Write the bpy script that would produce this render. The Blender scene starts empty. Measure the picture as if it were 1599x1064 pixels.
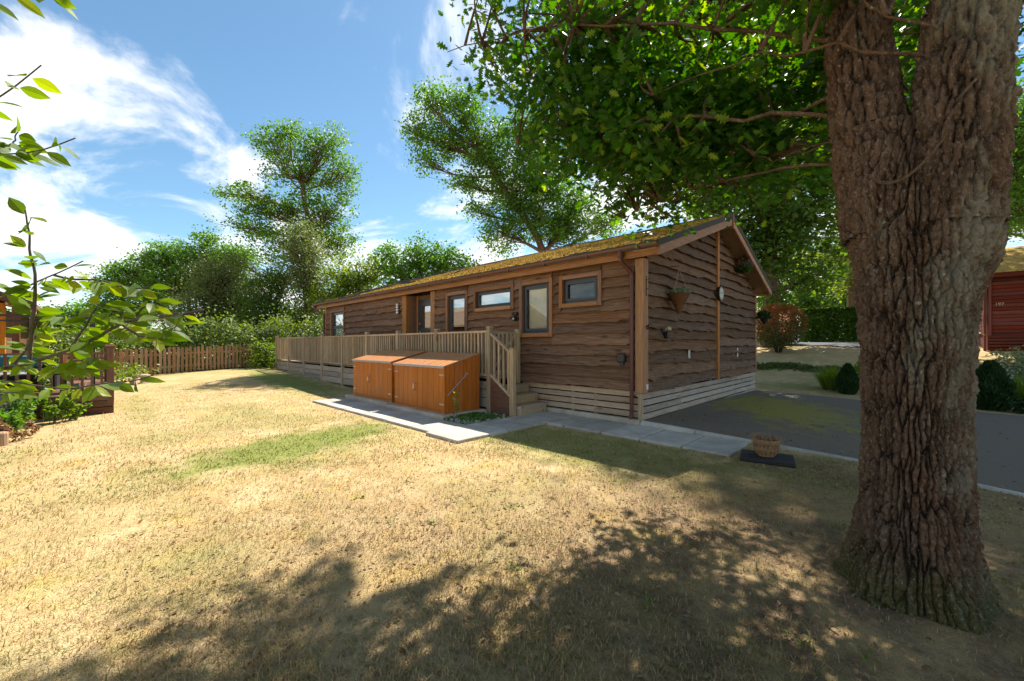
import bpy, math, random
import numpy as np
from mathutils import Vector, Matrix
R_ = math.radians
rng = np.random.default_rng(11)
random.seed(5)

# ------------------------------------------------------------------ camera, sky, sun, exposure
scn = bpy.context.scene
col = scn.collection
F, HY, H = 628.0, 538.0, 1.42                      # focal length and horizon in photo pixels, eye height
RX = np.array([.718, .696]); FW = np.array([-.696, .718])
RX /= np.hypot(*RX); FW /= np.hypot(*FW)
CAM = np.array([3.240, -6.562])
cam_d = bpy.data.cameras.new('camera'); cam = bpy.data.objects.new('camera', cam_d); col.objects.link(cam)
cam.location = (CAM[0], CAM[1], H)
cam.rotation_euler = (R_(90), 0, math.atan2(.696, .718))
cam_d.sensor_width = 36; cam_d.lens = 36*F/1599; cam_d.shift_y = (HY-532)/1599
cam_d.clip_start = .05; cam_d.clip_end = 3000
scn.camera = cam
scn.render.resolution_x, scn.render.resolution_y = 1024, 681
SUN_H = np.array([-.44, .90]); SUN_H /= np.hypot(*SUN_H)
SUN_EL = R_(53)
sun_dir = Vector((SUN_H[0]*math.cos(SUN_EL), SUN_H[1]*math.cos(SUN_EL), math.sin(SUN_EL)))
sl = bpy.data.lights.new('sun', 'SUN'); so = bpy.data.objects.new('sun', sl); col.objects.link(so)
sl.energy = 5.0; sl.angle = R_(.55); sl.color = (1, .93, .82)
so.location = (-20, 30, 40)
so.rotation_euler = sun_dir.to_track_quat('Z', 'Y').to_euler()
scn.view_settings.view_transform = 'Standard'; scn.view_settings.look = 'None'
scn.view_settings.exposure = 1.22; scn.view_settings.gamma = 1
scn.cycles.transparent_max_bounces = 12
scn.cycles.max_bounces = 8

def make_world():
    w = bpy.data.worlds.new('World'); scn.world = w; w.use_nodes = True
    nt = w.node_tree; nt.nodes.clear(); N = nt.nodes.new; L = nt.links.new
    out = N('ShaderNodeOutputWorld'); bg = N('ShaderNodeBackground')
    sky = N('ShaderNodeTexSky'); sky.sky_type = 'NISHITA'; sky.sun_disc = False
    sky.sun_elevation = SUN_EL; sky.sun_rotation = math.atan2(SUN_H[0], SUN_H[1])
    sky.air_density = 1.0; sky.dust_density = .2; sky.ozone_density = 1.1
    tc = N('ShaderNodeTexCoord'); sep = N('ShaderNodeSeparateXYZ'); L(tc.outputs['Generated'], sep.inputs[0])
    zz = N('ShaderNodeMath'); zz.operation = 'MAXIMUM'; L(sep.outputs[2], zz.inputs[0]); zz.inputs[1].default_value = .02
    za = N('ShaderNodeMath'); za.operation = 'ADD'; L(zz.outputs[0], za.inputs[0]); za.inputs[1].default_value = .16
    comb = N('ShaderNodeCombineXYZ')
    for i in (0, 1):
        d = N('ShaderNodeMath'); d.operation = 'DIVIDE'; L(sep.outputs[i], d.inputs[0]); L(za.outputs[0], d.inputs[1]); L(d.outputs[0], comb.inputs[i])
    mp = N('ShaderNodeMapping'); L(comb.outputs[0], mp.inputs[0]); mp.inputs['Location'].default_value = CLOUD_OFF
    mp.inputs['Rotation'].default_value = (0, 0, R_(20)); mp.inputs['Scale'].default_value = (1.0, 1.35, 1)
    n1 = N('ShaderNodeTexNoise'); L(mp.outputs[0], n1.inputs['Vector'])
    n1.inputs['Scale'].default_value = 1.25; n1.inputs['Detail'].default_value = 10; n1.inputs['Roughness'].default_value = .6; n1.inputs['Distortion'].default_value = .5
    # more cloud low over the horizon, clear blue overhead
    mr = N('ShaderNodeMapRange'); L(zz.outputs[0], mr.inputs[0])
    mr.inputs[1].default_value = .05; mr.inputs[2].default_value = .62; mr.inputs[3].default_value = .085; mr.inputs[4].default_value = -.075
    ad = N('ShaderNodeMath'); ad.operation = 'ADD'; L(n1.outputs[0], ad.inputs[0]); L(mr.outputs[0], ad.inputs[1])
    cr = N('ShaderNodeMapRange'); cr.interpolation_type = 'SMOOTHSTEP'; L(ad.outputs[0], cr.inputs[0])
    cr.inputs[1].default_value = .455; cr.inputs[2].default_value = .62
    n2 = N('ShaderNodeTexNoise'); L(mp.outputs[0], n2.inputs['Vector']); n2.inputs['Scale'].default_value = 1.9; n2.inputs['Detail'].default_value = 5
    ccol = N('ShaderNodeMix'); ccol.data_type = 'RGBA'; L(n2.outputs[0], ccol.inputs['Factor'])
    ccol.inputs['A'].default_value = (5.6, 6.0, 6.6, 1); ccol.inputs['B'].default_value = (11.4, 11.2, 10.8, 1)
    mix = N('ShaderNodeMix'); mix.data_type = 'RGBA'
    tn = N('ShaderNodeMix'); tn.data_type = 'RGBA'; tn.blend_type = 'MULTIPLY'; tn.inputs['Factor'].default_value = 1; tn.inputs['B'].default_value = (.84, 1.06, 1.07, 1); L(sky.outputs[0], tn.inputs['A'])
    L(cr.outputs[0], mix.inputs['Factor']); L(tn.outputs['Result'], mix.inputs['A']); L(ccol.outputs['Result'], mix.inputs['B'])
    L(mix.outputs['Result'], bg.inputs[0]); bg.inputs[1].default_value = SKY_STRENGTH
    L(bg.outputs[0], out.inputs[0])
CLOUD_OFF = (2.8, .7, 0)
SKY_STRENGTH = .067
make_world()

# ------------------------------------------------------------------ helpers
def P(px, py, d):                                  # photo pixel at a known depth -> world point
    v = CAM + d*(FW + (px-800)/F*RX)
    return np.array([v[0], v[1], H-(py-HY)/F*d])
def sstep(a, b, x):
    t = np.clip((np.asarray(x, float)-a)/(b-a), 0, 1); return t*t*(3-2*t)
def tz(x, y):                                      # terrain height
    x = np.asarray(x, float); y = np.asarray(y, float)
    f = np.interp(y, [7.5, 10.5, 12.6, 13.1, 16.5, 20, 25, 60], [0, .15, .35, .6, 1.2, 1.42, 1.55, 2.0])
    return f*sstep(-7, -1.5, x) + .33*sstep(-7, -18, x)*sstep(-9, -1.5, y)

def hash3(i, j, k):
    n = (i*374761393 + j*668265263 + k*2147483647//7*3 + 1013904223) & 0xffffffff
    n = ((n ^ (n >> 13))*1274126177) & 0xffffffff
    n = ((n ^ (n >> 15))*2246822519) & 0xffffffff
    return ((n ^ (n >> 16)) & 0xffffff)/float(0xffffff)
def vnoise(x, y, z=0.0, seed=0):
    x, y, z = np.broadcast_arrays(np.asarray(x, float), np.asarray(y, float), np.asarray(z, float))
    xi, yi, zi = np.floor(x).astype(np.int64), np.floor(y).astype(np.int64), np.floor(z).astype(np.int64)
    u, v, w = x-xi, y-yi, z-zi
    u, v, w = u*u*(3-2*u), v*v*(3-2*v), w*w*(3-2*w)
    r = 0
    for a in (0, 1):
        for b in (0, 1):
            for c in (0, 1):
                r = r + (u if a else 1-u)*(v if b else 1-v)*(w if c else 1-w)*hash3(xi+a+seed*131, yi+b+seed*57, zi+c)
    return r
def fbm(x, y, z=0.0, o=4, seed=0):
    s, a, t = 0, .5, 0
    for k in range(o):
        s = s + a*vnoise(x*2**k, y*2**k, np.asarray(z)*2**k, seed+k*7); t += a; a *= .5
    return s/t

def tag(o, label=None, cat=None, group=None, kind=None):
    if label: o['label'] = label
    if cat: o['category'] = cat
    if group: o['group'] = group
    if kind: o['kind'] = kind
    return o
def thing(name, loc, label, cat, group=None):
    o = bpy.data.objects.new(name, None); col.objects.link(o); o.location = loc
    o.empty_display_size = .1
    return tag(o, label, cat, group)
def link(name, me, parent=None, loc=None, rot=None, scale=None):
    o = bpy.data.objects.new(name, me); col.objects.link(o)
    if parent is not None: o.parent = parent
    if loc is not None: o.location = loc
    if rot is not None: o.rotation_euler = rot
    if scale is not None: o.scale = scale
    return o
def root_loc(o):
    while o.parent is not None: o = o.parent
    return np.array(o.location) if o.type == 'EMPTY' else np.zeros(3)

class MB:
    """collects boxes, prisms, tubes in world coordinates; build() links them as one mesh object"""
    def __init__(s): s.v = []; s.f = []; s.m = []
    def add(s, v, f, m=0):
        b = len(s.v); s.v += [tuple(map(float, p)) for p in v]; s.f += [tuple(b+i for i in q) for q in f]; s.m += [m]*len(f); return s
    def box(s, x0, x1, y0, y1, z0, z1, m=0, bev=0.0):
        if bev:
            b = min(bev, .45*min(x1-x0, y1-y0, z1-z0)); v = []
            lo = (x0, y0, z0); hi = (x1, y1, z1)
            # each corner becomes three points
            idx = {}
            for cx in (0, 1):
                for cy in (0, 1):
                    for cz in (0, 1):
                        c = [hi[k] if q else lo[k] for k, q in enumerate((cx, cy, cz))]
                        for ax in range(3):
                            p = list(c)
                            for k in range(3):
                                if k != ax: p[k] += -b if (cx, cy, cz)[k] else b
                            idx[(cx, cy, cz, ax)] = len(v); v.append(p)
            f = []
            def q4(l): f.append(tuple(l))
            for ax in range(3):
                o1, o2 = [k for k in range(3) if k != ax]
                for sgn in (0, 1):
                    ring = []
                    for (a, c) in ((0, 0), (1, 0), (1, 1), (0, 1)):
                        k = [0, 0, 0]; k[ax] = sgn; k[o1] = a; k[o2] = c; ring.append(idx[(*k, ax)])
                    q4(ring if (sgn == 1) == (ax != 1) else ring[::-1])
                for a in (0, 1):
                    for c in (0, 1):
                        k0 = [0, 0, 0]; k0[o1] = a; k0[o2] = c; k1 = list(k0); k1[ax] = 1
                        r = [idx[(*k0, o1)], idx[(*k1, o1)], idx[(*k1, o2)], idx[(*k0, o2)]]
                        flip = (a == c) ^ (ax == 1)
                        q4(r if flip else r[::-1])
            for cx in (0, 1):
                for cy in (0, 1):
                    for cz in (0, 1):
                        r = [idx[(cx, cy, cz, k)] for k in range(3)]
                        q4(r if (cx+cy+cz) % 2 == 1 else r[::-1])
            return s.add(v, f, m)
        v = [(x0,y0,z0),(x1,y0,z0),(x1,y1,z0),(x0,y1,z0),(x0,y0,z1),(x1,y0,z1),(x1,y1,z1),(x0,y1,z1)]
        return s.add(v, [(3,2,1,0),(4,5,6,7),(0,1,5,4),(1,2,6,5),(2,3,7,6),(3,0,4,7)], m)
    def beam(s, a, b, w, h, up=(0,0,1), m=0):       # rectangular bar between two points
        a, b = Vector(a), Vector(b); d = (b-a).normalized(); u = Vector(up); sd = d.cross(u).normalized(); u = sd.cross(d)
        v = []
        for p in (a, b):
            for (i, j) in ((-1,-1),(1,-1),(1,1),(-1,1)): v.append(p + sd*(w/2*i) + u*(h/2*j))
        return s.add(v, [(3,2,1,0),(4,5,6,7),(0,1,5,4),(1,2,6,5),(2,3,7,6),(3,0,4,7)], m)
    def tube(s, pts, rad, n=8, m=0, cap=True):
        pts = [Vector(p) for p in pts]
        if not hasattr(rad, '__len__'): rad = [rad]*len(pts)
        v = []; f = []; prev = None
        for i, p in enumerate(pts):
            d = (pts[min(i+1, len(pts)-1)]-pts[max(i-1, 0)])
            if d.length < 1e-9: d = Vector((0,0,1))
            d.normalize()
            if prev is None:
                ref = Vector((0,0,1)) if abs(d.z) < .9 else Vector((1,0,0)); a = d.cross(ref).normalized()
            else:
                a = (prev - d*prev.dot(d))
                a = a.normalized() if a.length > 1e-6 else d.orthogonal().normalized()
            prev = a; b = d.cross(a)
            for k in range(n):
                t = 2*math.pi*k/n; v.append(p + (a*math.cos(t)+b*math.sin(t))*rad[i])
        for i in range(len(pts)-1):
            for k in range(n):
                k2 = (k+1) % n; f.append((i*n+k, i*n+k2, (i+1)*n+k2, (i+1)*n+k))
        if cap:
            f.append(tuple(range(n))[::-1]); f.append(tuple((len(pts)-1)*n+k for k in range(n)))
        return s.add(v, f, m)
    def lathe(s, c, prof, n=24, m=0, ax='z'):
        v = []; f = []
        for (r, z) in prof:
            for k in range(n):
                t = 2*math.pi*k/n; v.append((c[0]+r*math.cos(t), c[1]+r*math.sin(t), c[2]+z))
        for i in range(len(prof)-1):
            for k in range(n):
                k2 = (k+1) % n; f.append((i*n+k, i*n+k2, (i+1)*n+k2, (i+1)*n+k))
        f.append(tuple(range(n))[::-1]); f.append(tuple((len(prof)-1)*n+k for k in range(n)))
        return s.add(v, f, m)
    def prism(s, poly, lo, hi, ax='y', m=0):        # polygon extruded along an axis
        n = len(poly); v = []
        for h in (lo, hi):
            for (a, b) in poly:
                v.append((a, h, b) if ax == 'y' else ((h, a, b) if ax == 'x' else (a, b, h)))
        f = [tuple(range(n)), tuple(range(n, 2*n))[::-1]] + [(i, n+i, n+(i+1) % n, (i+1) % n) for i in range(n)]
        return s.add(v, f, m)
    def mesh(s, mats, org=(0,0,0), smooth=False):
        me = bpy.data.meshes.new('m'); o = np.array(org)
        me.from_pydata([tuple(np.array(p)-o) for p in s.v], [], s.f)
        for mt in (mats if isinstance(mats, (list, tuple)) else [mats]): me.materials.append(mt)
        if any(s.m): me.polygons.foreach_set('material_index', s.m)
        if smooth: me.polygons.foreach_set('use_smooth', [True]*len(s.f))
        me.validate(); me.update(); return me
    def build(s, name, mats, parent=None, smooth=False, fixn=False):
        org = root_loc(parent) if parent is not None else np.zeros(3)
        me = s.mesh(mats, org, smooth); me.name = name
        return link(name, me, parent)

def np_mesh(name, verts, faces_flat, face_len, mats, parent=None, attr=None, smooth=False, org=None):
    """fast mesh: verts (n,3), flat index list, polygon sizes; attr = dict name -> per-vertex float"""
    org = root_loc(parent) if (parent is not None and org is None) else (np.zeros(3) if org is None else org)
    me = bpy.data.meshes.new(name); verts = np.asarray(verts, np.float32)-np.asarray(org, np.float32)
    me.vertices.add(len(verts)); me.vertices.foreach_set('co', verts.ravel())
    face_len = np.asarray(face_len, np.int32); st = np.concatenate([[0], np.cumsum(face_len)[:-1]]).astype(np.int32)
    me.loops.add(len(faces_flat)); me.loops.foreach_set('vertex_index', np.asarray(faces_flat, np.int32))
    me.polygons.add(len(face_len)); me.polygons.foreach_set('loop_start', st)
    try: me.polygons.foreach_set('loop_total', face_len)
    except Exception: pass
    me.polygons.foreach_set('use_smooth', np.full(len(face_len), smooth))
    me.update(calc_edges=True)
    for mt in (mats if isinstance(mats, (list, tuple)) else [mats]): me.materials.append(mt)
    for k, a in (attr or {}).items():
        at = me.attributes.new(k, 'FLOAT', 'POINT'); at.data.foreach_set('value', np.asarray(a, np.float32))
    return link(name, me, parent)
def grid_faces(nu, nv, wrap=False):
    i, j = np.meshgrid(np.arange(nv-1), np.arange(nu if wrap else nu-1), indexing='ij')
    j2 = (j+1) % nu
    return np.stack([i*nu+j, i*nu+j2, (i+1)*nu+j2, (i+1)*nu+j], -1).reshape(-1)

def rand_rot(n, up=.0, rg=rng):
    """random frames: columns side, along, normal; 'up' pulls the normals upward"""
    nrm = rg.normal(size=(n, 3)); nrm /= np.linalg.norm(nrm, axis=1)[:, None]
    nrm[:, 2] = np.abs(nrm[:, 2])*(up > 0) + nrm[:, 2]*(up <= 0); nrm[:, 2] += up; nrm /= np.linalg.norm(nrm, axis=1)[:, None]
    t = rg.normal(size=(n, 3)); t -= nrm*(t*nrm).sum(1)[:, None]; t /= np.linalg.norm(t, axis=1)[:, None]
    return np.stack([np.cross(t, nrm), t, nrm], 2)
def leaf_geo(cent, size, tmpl, faces, rot):
    k = len(tmpl); v = cent[:, None, :] + np.einsum('nij,kj->nki', rot, tmpl)*size[:, None, None]
    n = len(cent); off = (np.arange(n)*k)[:, None]
    flat = np.concatenate([(off+np.array(f)[None, :]) for f in faces], 1).ravel()
    lens = np.tile([len(f) for f in faces], n)
    return v.reshape(-1, 3), flat, lens
RHOMB = np.array([(0,-.5,0),(.32,.02,.05),(0,.5,0),(-.32,.02,.05)]); RHOMB_F = [(0,1,2,3)]
HEX = np.array([(0,-.5,0),(.24,-.22,.03),(.27,.12,.03),(0,.5,-.04),(-.27,.12,.03),(-.24,-.22,.03)]); HEX_F = [(0,1,2,3,4,5)]
_ok = [(0,0),(.04,.12),(.17,.17),(.075,.28),(.29,.37),(.115,.48),(.37,.62),(.14,.71),(.29,.86),(.10,.89),(.06,1.0)]
OAK = np.array([(x, y-.5, .10*abs(x)) for x, y in _ok] + [(-x, y-.5, .10*abs(x)) for x, y in _ok[:0:-1]]); OAK_F = [tuple(range(len(OAK)))]
_h = len(_ok)
OAK_F = [tuple(range(0, _h)), tuple([_h-1]+list(range(_h, len(OAK)))+[0])]
def leaves(name, cent, size, tmpl, faces, mat, parent=None, up=.3, kind=None, tint=None, rot=None):
    n = len(cent); rot = rand_rot(n, up) if rot is None else rot
    v, fl, ln = leaf_geo(cent, size, tmpl, faces, rot)
    if tint is None: tint = rng.random(n)
    o = np_mesh(name, v, fl, ln, mat, parent, {'tint': np.repeat(tint, len(tmpl))})
    if kind: o['kind'] = kind
    return o

# ------------------------------------------------------------------ materials
def mat_new(name):
    m = bpy.data.materials.new(name); m.use_nodes = True; nt = m.node_tree
    b = nt.nodes['Principled BSDF']; return m, nt, b
def nd(nt, t, **kw):
    n = nt.nodes.new(t)
    for k, v in kw.items():
        if k.startswith('i_'): n.inputs[k[2:].replace('_', ' ')].default_value = v
        else: setattr(n, k, v)
    return n
def rgb(c): return (*c, 1.0)
def mixc(nt, fac, a, b, bt='MIX'):
    m = nt.nodes.new('ShaderNodeMix'); m.data_type = 'RGBA'; m.blend_type = bt
    for s, val in (('Factor', fac), ('A', a), ('B', b)):
        if isinstance(val, (int, float)): m.inputs[s].default_value = val
        elif isinstance(val, tuple): m.inputs[s].default_value = val if len(val) == 4 else rgb(val)
        else: nt.links.new(val, m.inputs[s])
    return m.outputs['Result']
def ramp(nt, sock, lo, hi, a=0., b=1., smooth=True):
    m = nt.nodes.new('ShaderNodeMapRange'); m.interpolation_type = 'SMOOTHSTEP' if smooth else 'LINEAR'
    nt.links.new(sock, m.inputs[0]); m.inputs[1].default_value = lo; m.inputs[2].default_value = hi; m.inputs[3].default_value = a; m.inputs[4].default_value = b
    return m.outputs[0]
def math_(nt, op, a, b=None):
    m = nt.nodes.new('ShaderNodeMath'); m.operation = op
    for i, v in enumerate((a, b)):
        if v is None: continue
        if isinstance(v, (int, float)): m.inputs[i].default_value = v
        else: nt.links.new(v, m.inputs[i])
    return m.outputs[0]
def noise(nt, vec, scale, detail=4, rough=.55, dist=0., vscale=None):
    if vscale is not None:
        mp = nt.nodes.new('ShaderNodeMapping'); nt.links.new(vec, mp.inputs[0]); mp.inputs['Scale'].default_value = vscale; vec = mp.outputs[0]
    n = nt.nodes.new('ShaderNodeTexNoise'); nt.links.new(vec, n.inputs['Vector'])
    n.inputs['Scale'].default_value = scale; n.inputs['Detail'].default_value = detail; n.inputs['Roughness'].default_value = rough; n.inputs['Distortion'].default_value = dist
    return n.outputs[0]
def pos(nt): return nt.nodes.new('ShaderNodeNewGeometry').outputs['Position']
def bump(nt, b, h, strength=.4, dist=.01):
    n = nt.nodes.new('ShaderNodeBump'); n.inputs['Strength'].default_value = strength; n.inputs['Distance'].default_value = dist
    nt.links.new(h, n.inputs['Height']); nt.links.new(n.outputs[0], b.inputs['Normal'])

def wood(name, a, b, axis=0, rough=.75, grain=1., knots=True, spec=.3, weather=None, var=1.):
    m, nt, bs = mat_new(name); p = pos(nt)
    oi = nt.nodes.new('ShaderNodeObjectInfo').outputs['Random']
    off = nt.nodes.new('ShaderNodeCombineXYZ'); r2 = math_(nt, 'MULTIPLY', oi, 37.0)
    for i in range(3): nt.links.new(r2, off.inputs[i])
    va = nt.nodes.new('ShaderNodeVectorMath'); va.operation = 'ADD'; nt.links.new(p, va.inputs[0]); nt.links.new(off.outputs[0], va.inputs[1])
    p2 = va.outputs[0]
    sc = [1., 1., 1.]; sc = [14., 14., 14.]; sc[axis] = .7
    g = noise(nt, p2, 3.2*grain, 6, .65, .6, sc)
    sc2 = [60., 60., 60.]; sc2[axis] = 2.5
    g2 = noise(nt, p2, 2.*grain, 3, .6, 0, sc2)
    c = mixc(nt, ramp(nt, g, .3, .7), a, b)
    c = mixc(nt, ramp(nt, g2, .45, .72, 0, .5), c, tuple(.45*k for k in a))
    if knots:
        sck = [9., 9., 9.]; sck[axis] = 3.2
        mp = nt.nodes.new('ShaderNodeMapping'); nt.links.new(p2, mp.inputs[0]); mp.inputs['Scale'].default_value = sck
        vo = nt.nodes.new('ShaderNodeTexVoronoi'); nt.links.new(mp.outputs[0], vo.inputs['Vector']); vo.inputs['Scale'].default_value = .55
        c = mixc(nt, ramp(nt, vo.outputs['Distance'], .05, .2, .7, 0), c, tuple(.35*k for k in a))
    # each plank is its own tree
    hv = nt.nodes.new('ShaderNodeHueSaturation'); nt.links.new(c, hv.inputs['Color'])
    nt.links.new(ramp(nt, oi, 0, 1, 1-.26*var, 1+.26*var, False), hv.inputs['Value'])
    nt.links.new(ramp(nt, math_(nt, 'FRACT', math_(nt, 'MULTIPLY', oi, 7.3)), 0, 1, 1+.12*var, 1-.16*var, False), hv.inputs['Saturation'])
    c = hv.outputs[0]
    if weather:
        w = noise(nt, p2, 1.4, 5, .65); c = mixc(nt, ramp(nt, w, .45, .72, 0, .6), c, weather)
    nt.links.new(c, bs.inputs['Base Color']); bs.inputs['Roughness'].default_value = rough; bs.inputs['Specular IOR Level'].default_value = spec
    bump(nt, bs, g, .35, .006)
    return m
def plain(name, c, rough=.5, metal=0., spec=.5, var=.12, scale=8., bmp=0.):
    m, nt, bs = mat_new(name); p = pos(nt); n = noise(nt, p, scale, 5, .6)
    cc = mixc(nt, n, tuple(k*(1-var) for k in c), tuple(min(1, k*(1+var)) for k in c))
    nt.links.new(cc, bs.inputs['Base Color']); bs.inputs['Roughness'].default_value = rough; bs.inputs['Metallic'].default_value = metal; bs.inputs['Specular IOR Level'].default_value = spec
    if bmp: bump(nt, bs, noise(nt, p, scale*12, 3), bmp, .004)
    return m
def leafmat(name, dark, light, trans=.4, rough=.5, third=None, spec=.35):
    m, nt, bs = mat_new(name)
    at = nd(nt, 'ShaderNodeAttribute', attribute_name='tint')
    c = mixc(nt, at.outputs['Fac'], dark, light)
    n = noise(nt, pos(nt), .9, 3); c = mixc(nt, ramp(nt, n, .35, .65, 0, .35), c, tuple(.8*k for k in dark))
    if third: c = mixc(nt, ramp(nt, at.outputs['Fac'], .86, .97), c, third)
    nt.links.new(c, bs.inputs['Base Color']); bs.inputs['Roughness'].default_value = rough; bs.inputs['Specular IOR Level'].default_value = spec
    tr = nt.nodes.new('ShaderNodeBsdfTranslucent')
    hs = nt.nodes.new('ShaderNodeHueSaturation'); nt.links.new(c, hs.inputs['Color']); hs.inputs['Hue'].default_value = .485; hs.inputs['Saturation'].default_value = 1.15; hs.inputs['Value'].default_value = 1.5
    nt.links.new(hs.outputs[0], tr.inputs['Color'])
    mx = nt.nodes.new('ShaderNodeMixShader'); mx.inputs[0].default_value = trans
    nt.links.new(bs.outputs[0], mx.inputs[1]); nt.links.new(tr.outputs[0], mx.inputs[2])
    nt.links.new(mx.outputs[0], nt.nodes['Material Output'].inputs['Surface'])
    return m
def glassmat(name, refl, tint=(.9,.95,.95)):
    m, nt, bs = mat_new(name); nt.nodes.remove(bs)
    tr = nt.nodes.new('ShaderNodeBsdfTransparent'); tr.inputs[0].default_value = rgb(tint)
    gl = nt.nodes.new('ShaderNodeBsdfGlossy'); gl.inputs['Roughness'].default_value = .01; gl.inputs[0].default_value = (.95,.97,1,1)
    lw = nt.nodes.new('ShaderNodeLayerWeight'); lw.inputs[0].default_value = .5
    bn = nt.nodes.new('ShaderNodeBump'); bn.inputs['Strength'].default_value = .02; nt.links.new(noise(nt, pos(nt), 1.2, 1), bn.inputs['Height']); nt.links.new(bn.outputs[0], gl.inputs['Normal'])
    f = math_(nt, 'ADD', math_(nt, 'MULTIPLY', math_(nt, 'POWER', lw.outputs['Facing'], 4.0), .9), refl)
    mx = nt.nodes.new('ShaderNodeMixShader'); nt.links.new(f, mx.inputs[0]); nt.links.new(tr.outputs[0], mx.inputs[1]); nt.links.new(gl.outputs[0], mx.inputs[2])
    nt.links.new(mx.outputs[0], nt.nodes['Material Output'].inputs['Surface']); return m

TRUNK = np.array([3.29, -3.31])
def lawn_color(nt):
    """dry straw lawn with green and bare patches, by position"""
    p = pos(nt)
    n1 = noise(nt, p, .55, 5, .6, .4); n2 = noise(nt, p, 2.6, 5, .65, .3); n3 = noise(nt, p, 26, 4, .7); n4 = noise(nt, p, 110, 2, .6)
    straw = mixc(nt, ramp(nt, n2, .3, .7), (.44, .31, .14), (.60, .46, .255))
    straw = mixc(nt, ramp(nt, n3, .35, .7, 0, .55), straw, (.36, .245, .115))
    straw = mixc(nt, ramp(nt, n4, .5, .75, 0, .4), straw, (.66, .52, .30))
    green = mixc(nt, ramp(nt, n3, .3, .7), (.115, .165, .028), (.24, .27, .062))
    def patch(cx, cy, rx, ry, ang, k=.55):
        mp = nt.nodes.new('ShaderNodeMapping'); mp.vector_type = 'TEXTURE'; nt.links.new(p, mp.inputs[0])
        mp.inputs['Location'].default_value = (cx, cy, 0); mp.inputs['Rotation'].default_value = (0, 0, ang); mp.inputs['Scale'].default_value = (rx, ry, 1e6)
        ln = nt.nodes.new('ShaderNodeVectorMath'); ln.operation = 'LENGTH'; nt.links.new(mp.outputs[0], ln.inputs[0])
        return ramp(nt, math_(nt, 'ADD', ln.outputs['Value'], math_(nt, 'MULTIPLY', math_(nt, 'SUBTRACT', n2, .5), 1.6)), .45, 1.25, k, 0)
    gm = ramp(nt, n1, .46, .66, 0, .55)
    gm = math_(nt, 'MULTIPLY', gm, ramp(nt, n2, .32, .62, .25, 1))
    for a in ((-2.95, -4.5, 1.9, .85, R_(106), .9), (-12.5, -1.9, 5.5, .9, 0, .85), (-6.5, -4.3, 1.6, .4, .1, .4), (.1, -1.9, 2.4, 1.0, 0, .62), (2.4, -1.3, 1.1, .5, .1, .5), (1.2, 9.0, 3.5, .8, 0, .5), (-9, -5.9, 3, .35, 0, .4)):
        gm = math_(nt, 'MAXIMUM', gm, patch(*a))
    n5 = noise(nt, p, 5.2, 4, .6, .2); n6 = noise(nt, p, 1.7, 4, .6, .5); n7 = noise(nt, p, 8.5, 3, .6)
    straw = mixc(nt, ramp(nt, n6, .52, .68, 0, .45), straw, (.50, .36, .09))
    straw = mixc(nt, ramp(nt, n7, .55, .68, 0, .5), straw, (.37, .24, .145))
    gm = math_(nt, 'MAXIMUM', gm, ramp(nt, n5, .60, .70, 0, .5))
    wv = nt.nodes.new('ShaderNodeTexWave'); nt.links.new(p, wv.inputs['Vector']); wv.bands_direction = 'Y'; wv.inputs['Scale'].default_value = .33; wv.inputs['Distortion'].default_value = 2.5; wv.inputs['Detail'].default_value = 1
    straw = mixc(nt, ramp(nt, wv.outputs['Fac'], .3, .7, 0, .18), straw, (.36, .26, .11))
    c = mixc(nt, gm, straw, green)
    # bare earth under the oak
    soil = mixc(nt, ramp(nt, n3, .3, .7), (.10, .060, .036), (.235, .150, .098))
    bs_ = math_(nt, 'MAXIMUM', patch(TRUNK[0], TRUNK[1]-.4, 2.8, 2.8, 0, .9), patch(3.2, -.9, 2.3, .7, 0, .7))
    bs_ = math_(nt, 'MAXIMUM', bs_, patch(1.4, -5.0, 2.4, 1.8, .3, .38))
    bs_ = math_(nt, 'MULTIPLY', bs_, ramp(nt, n2, .34, .62, .35, 1))
    bs_ = math_(nt, 'MAXIMUM', bs_, ramp(nt, n2, .66, .78, 0, .55))
    c = mixc(nt, bs_, c, soil)
    return c, n3, n4
def mat_lawn():
    m, nt, bs = mat_new('dry_lawn'); c, n3, n4 = lawn_color(nt)
    nt.links.new(c, bs.inputs['Base Color']); bs.inputs['Roughness'].default_value = .95; bs.inputs['Specular IOR Level'].default_value = .1
    h = math_(nt, 'ADD', n3, math_(nt, 'MULTIPLY', n4, .6)); bump(nt, bs, h, .8, .03); return m
def mat_blade():
    m, nt, bs = mat_new('grass_blade'); c, n3, n4 = lawn_color(nt)
    at = nd(nt, 'ShaderNodeAttribute', attribute_name='tint')
    c = mixc(nt, ramp(nt, at.outputs['Fac'], .0, .5, .55, 0), c, (.62, .47, .23))
    c = mixc(nt, ramp(nt, at.outputs['Fac'], .86, .9, 0, .75), c, (.15, .20, .04))
    nt.links.new(c, bs.inputs['Base Color']); bs.inputs['Roughness'].default_value = .8; bs.inputs['Specular IOR Level'].default_value = .15
    tr = nt.nodes.new('ShaderNodeBsdfTranslucent'); nt.links.new(c, tr.inputs['Color'])
    mx = nt.nodes.new('ShaderNodeMixShader'); mx.inputs[0].default_value = .3
    nt.links.new(bs.outputs[0], mx.inputs[1]); nt.links.new(tr.outputs[0], mx.inputs[2]); nt.links.new(mx.outputs[0], nt.nodes['Material Output'].inputs['Surface'])
    return m
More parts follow.
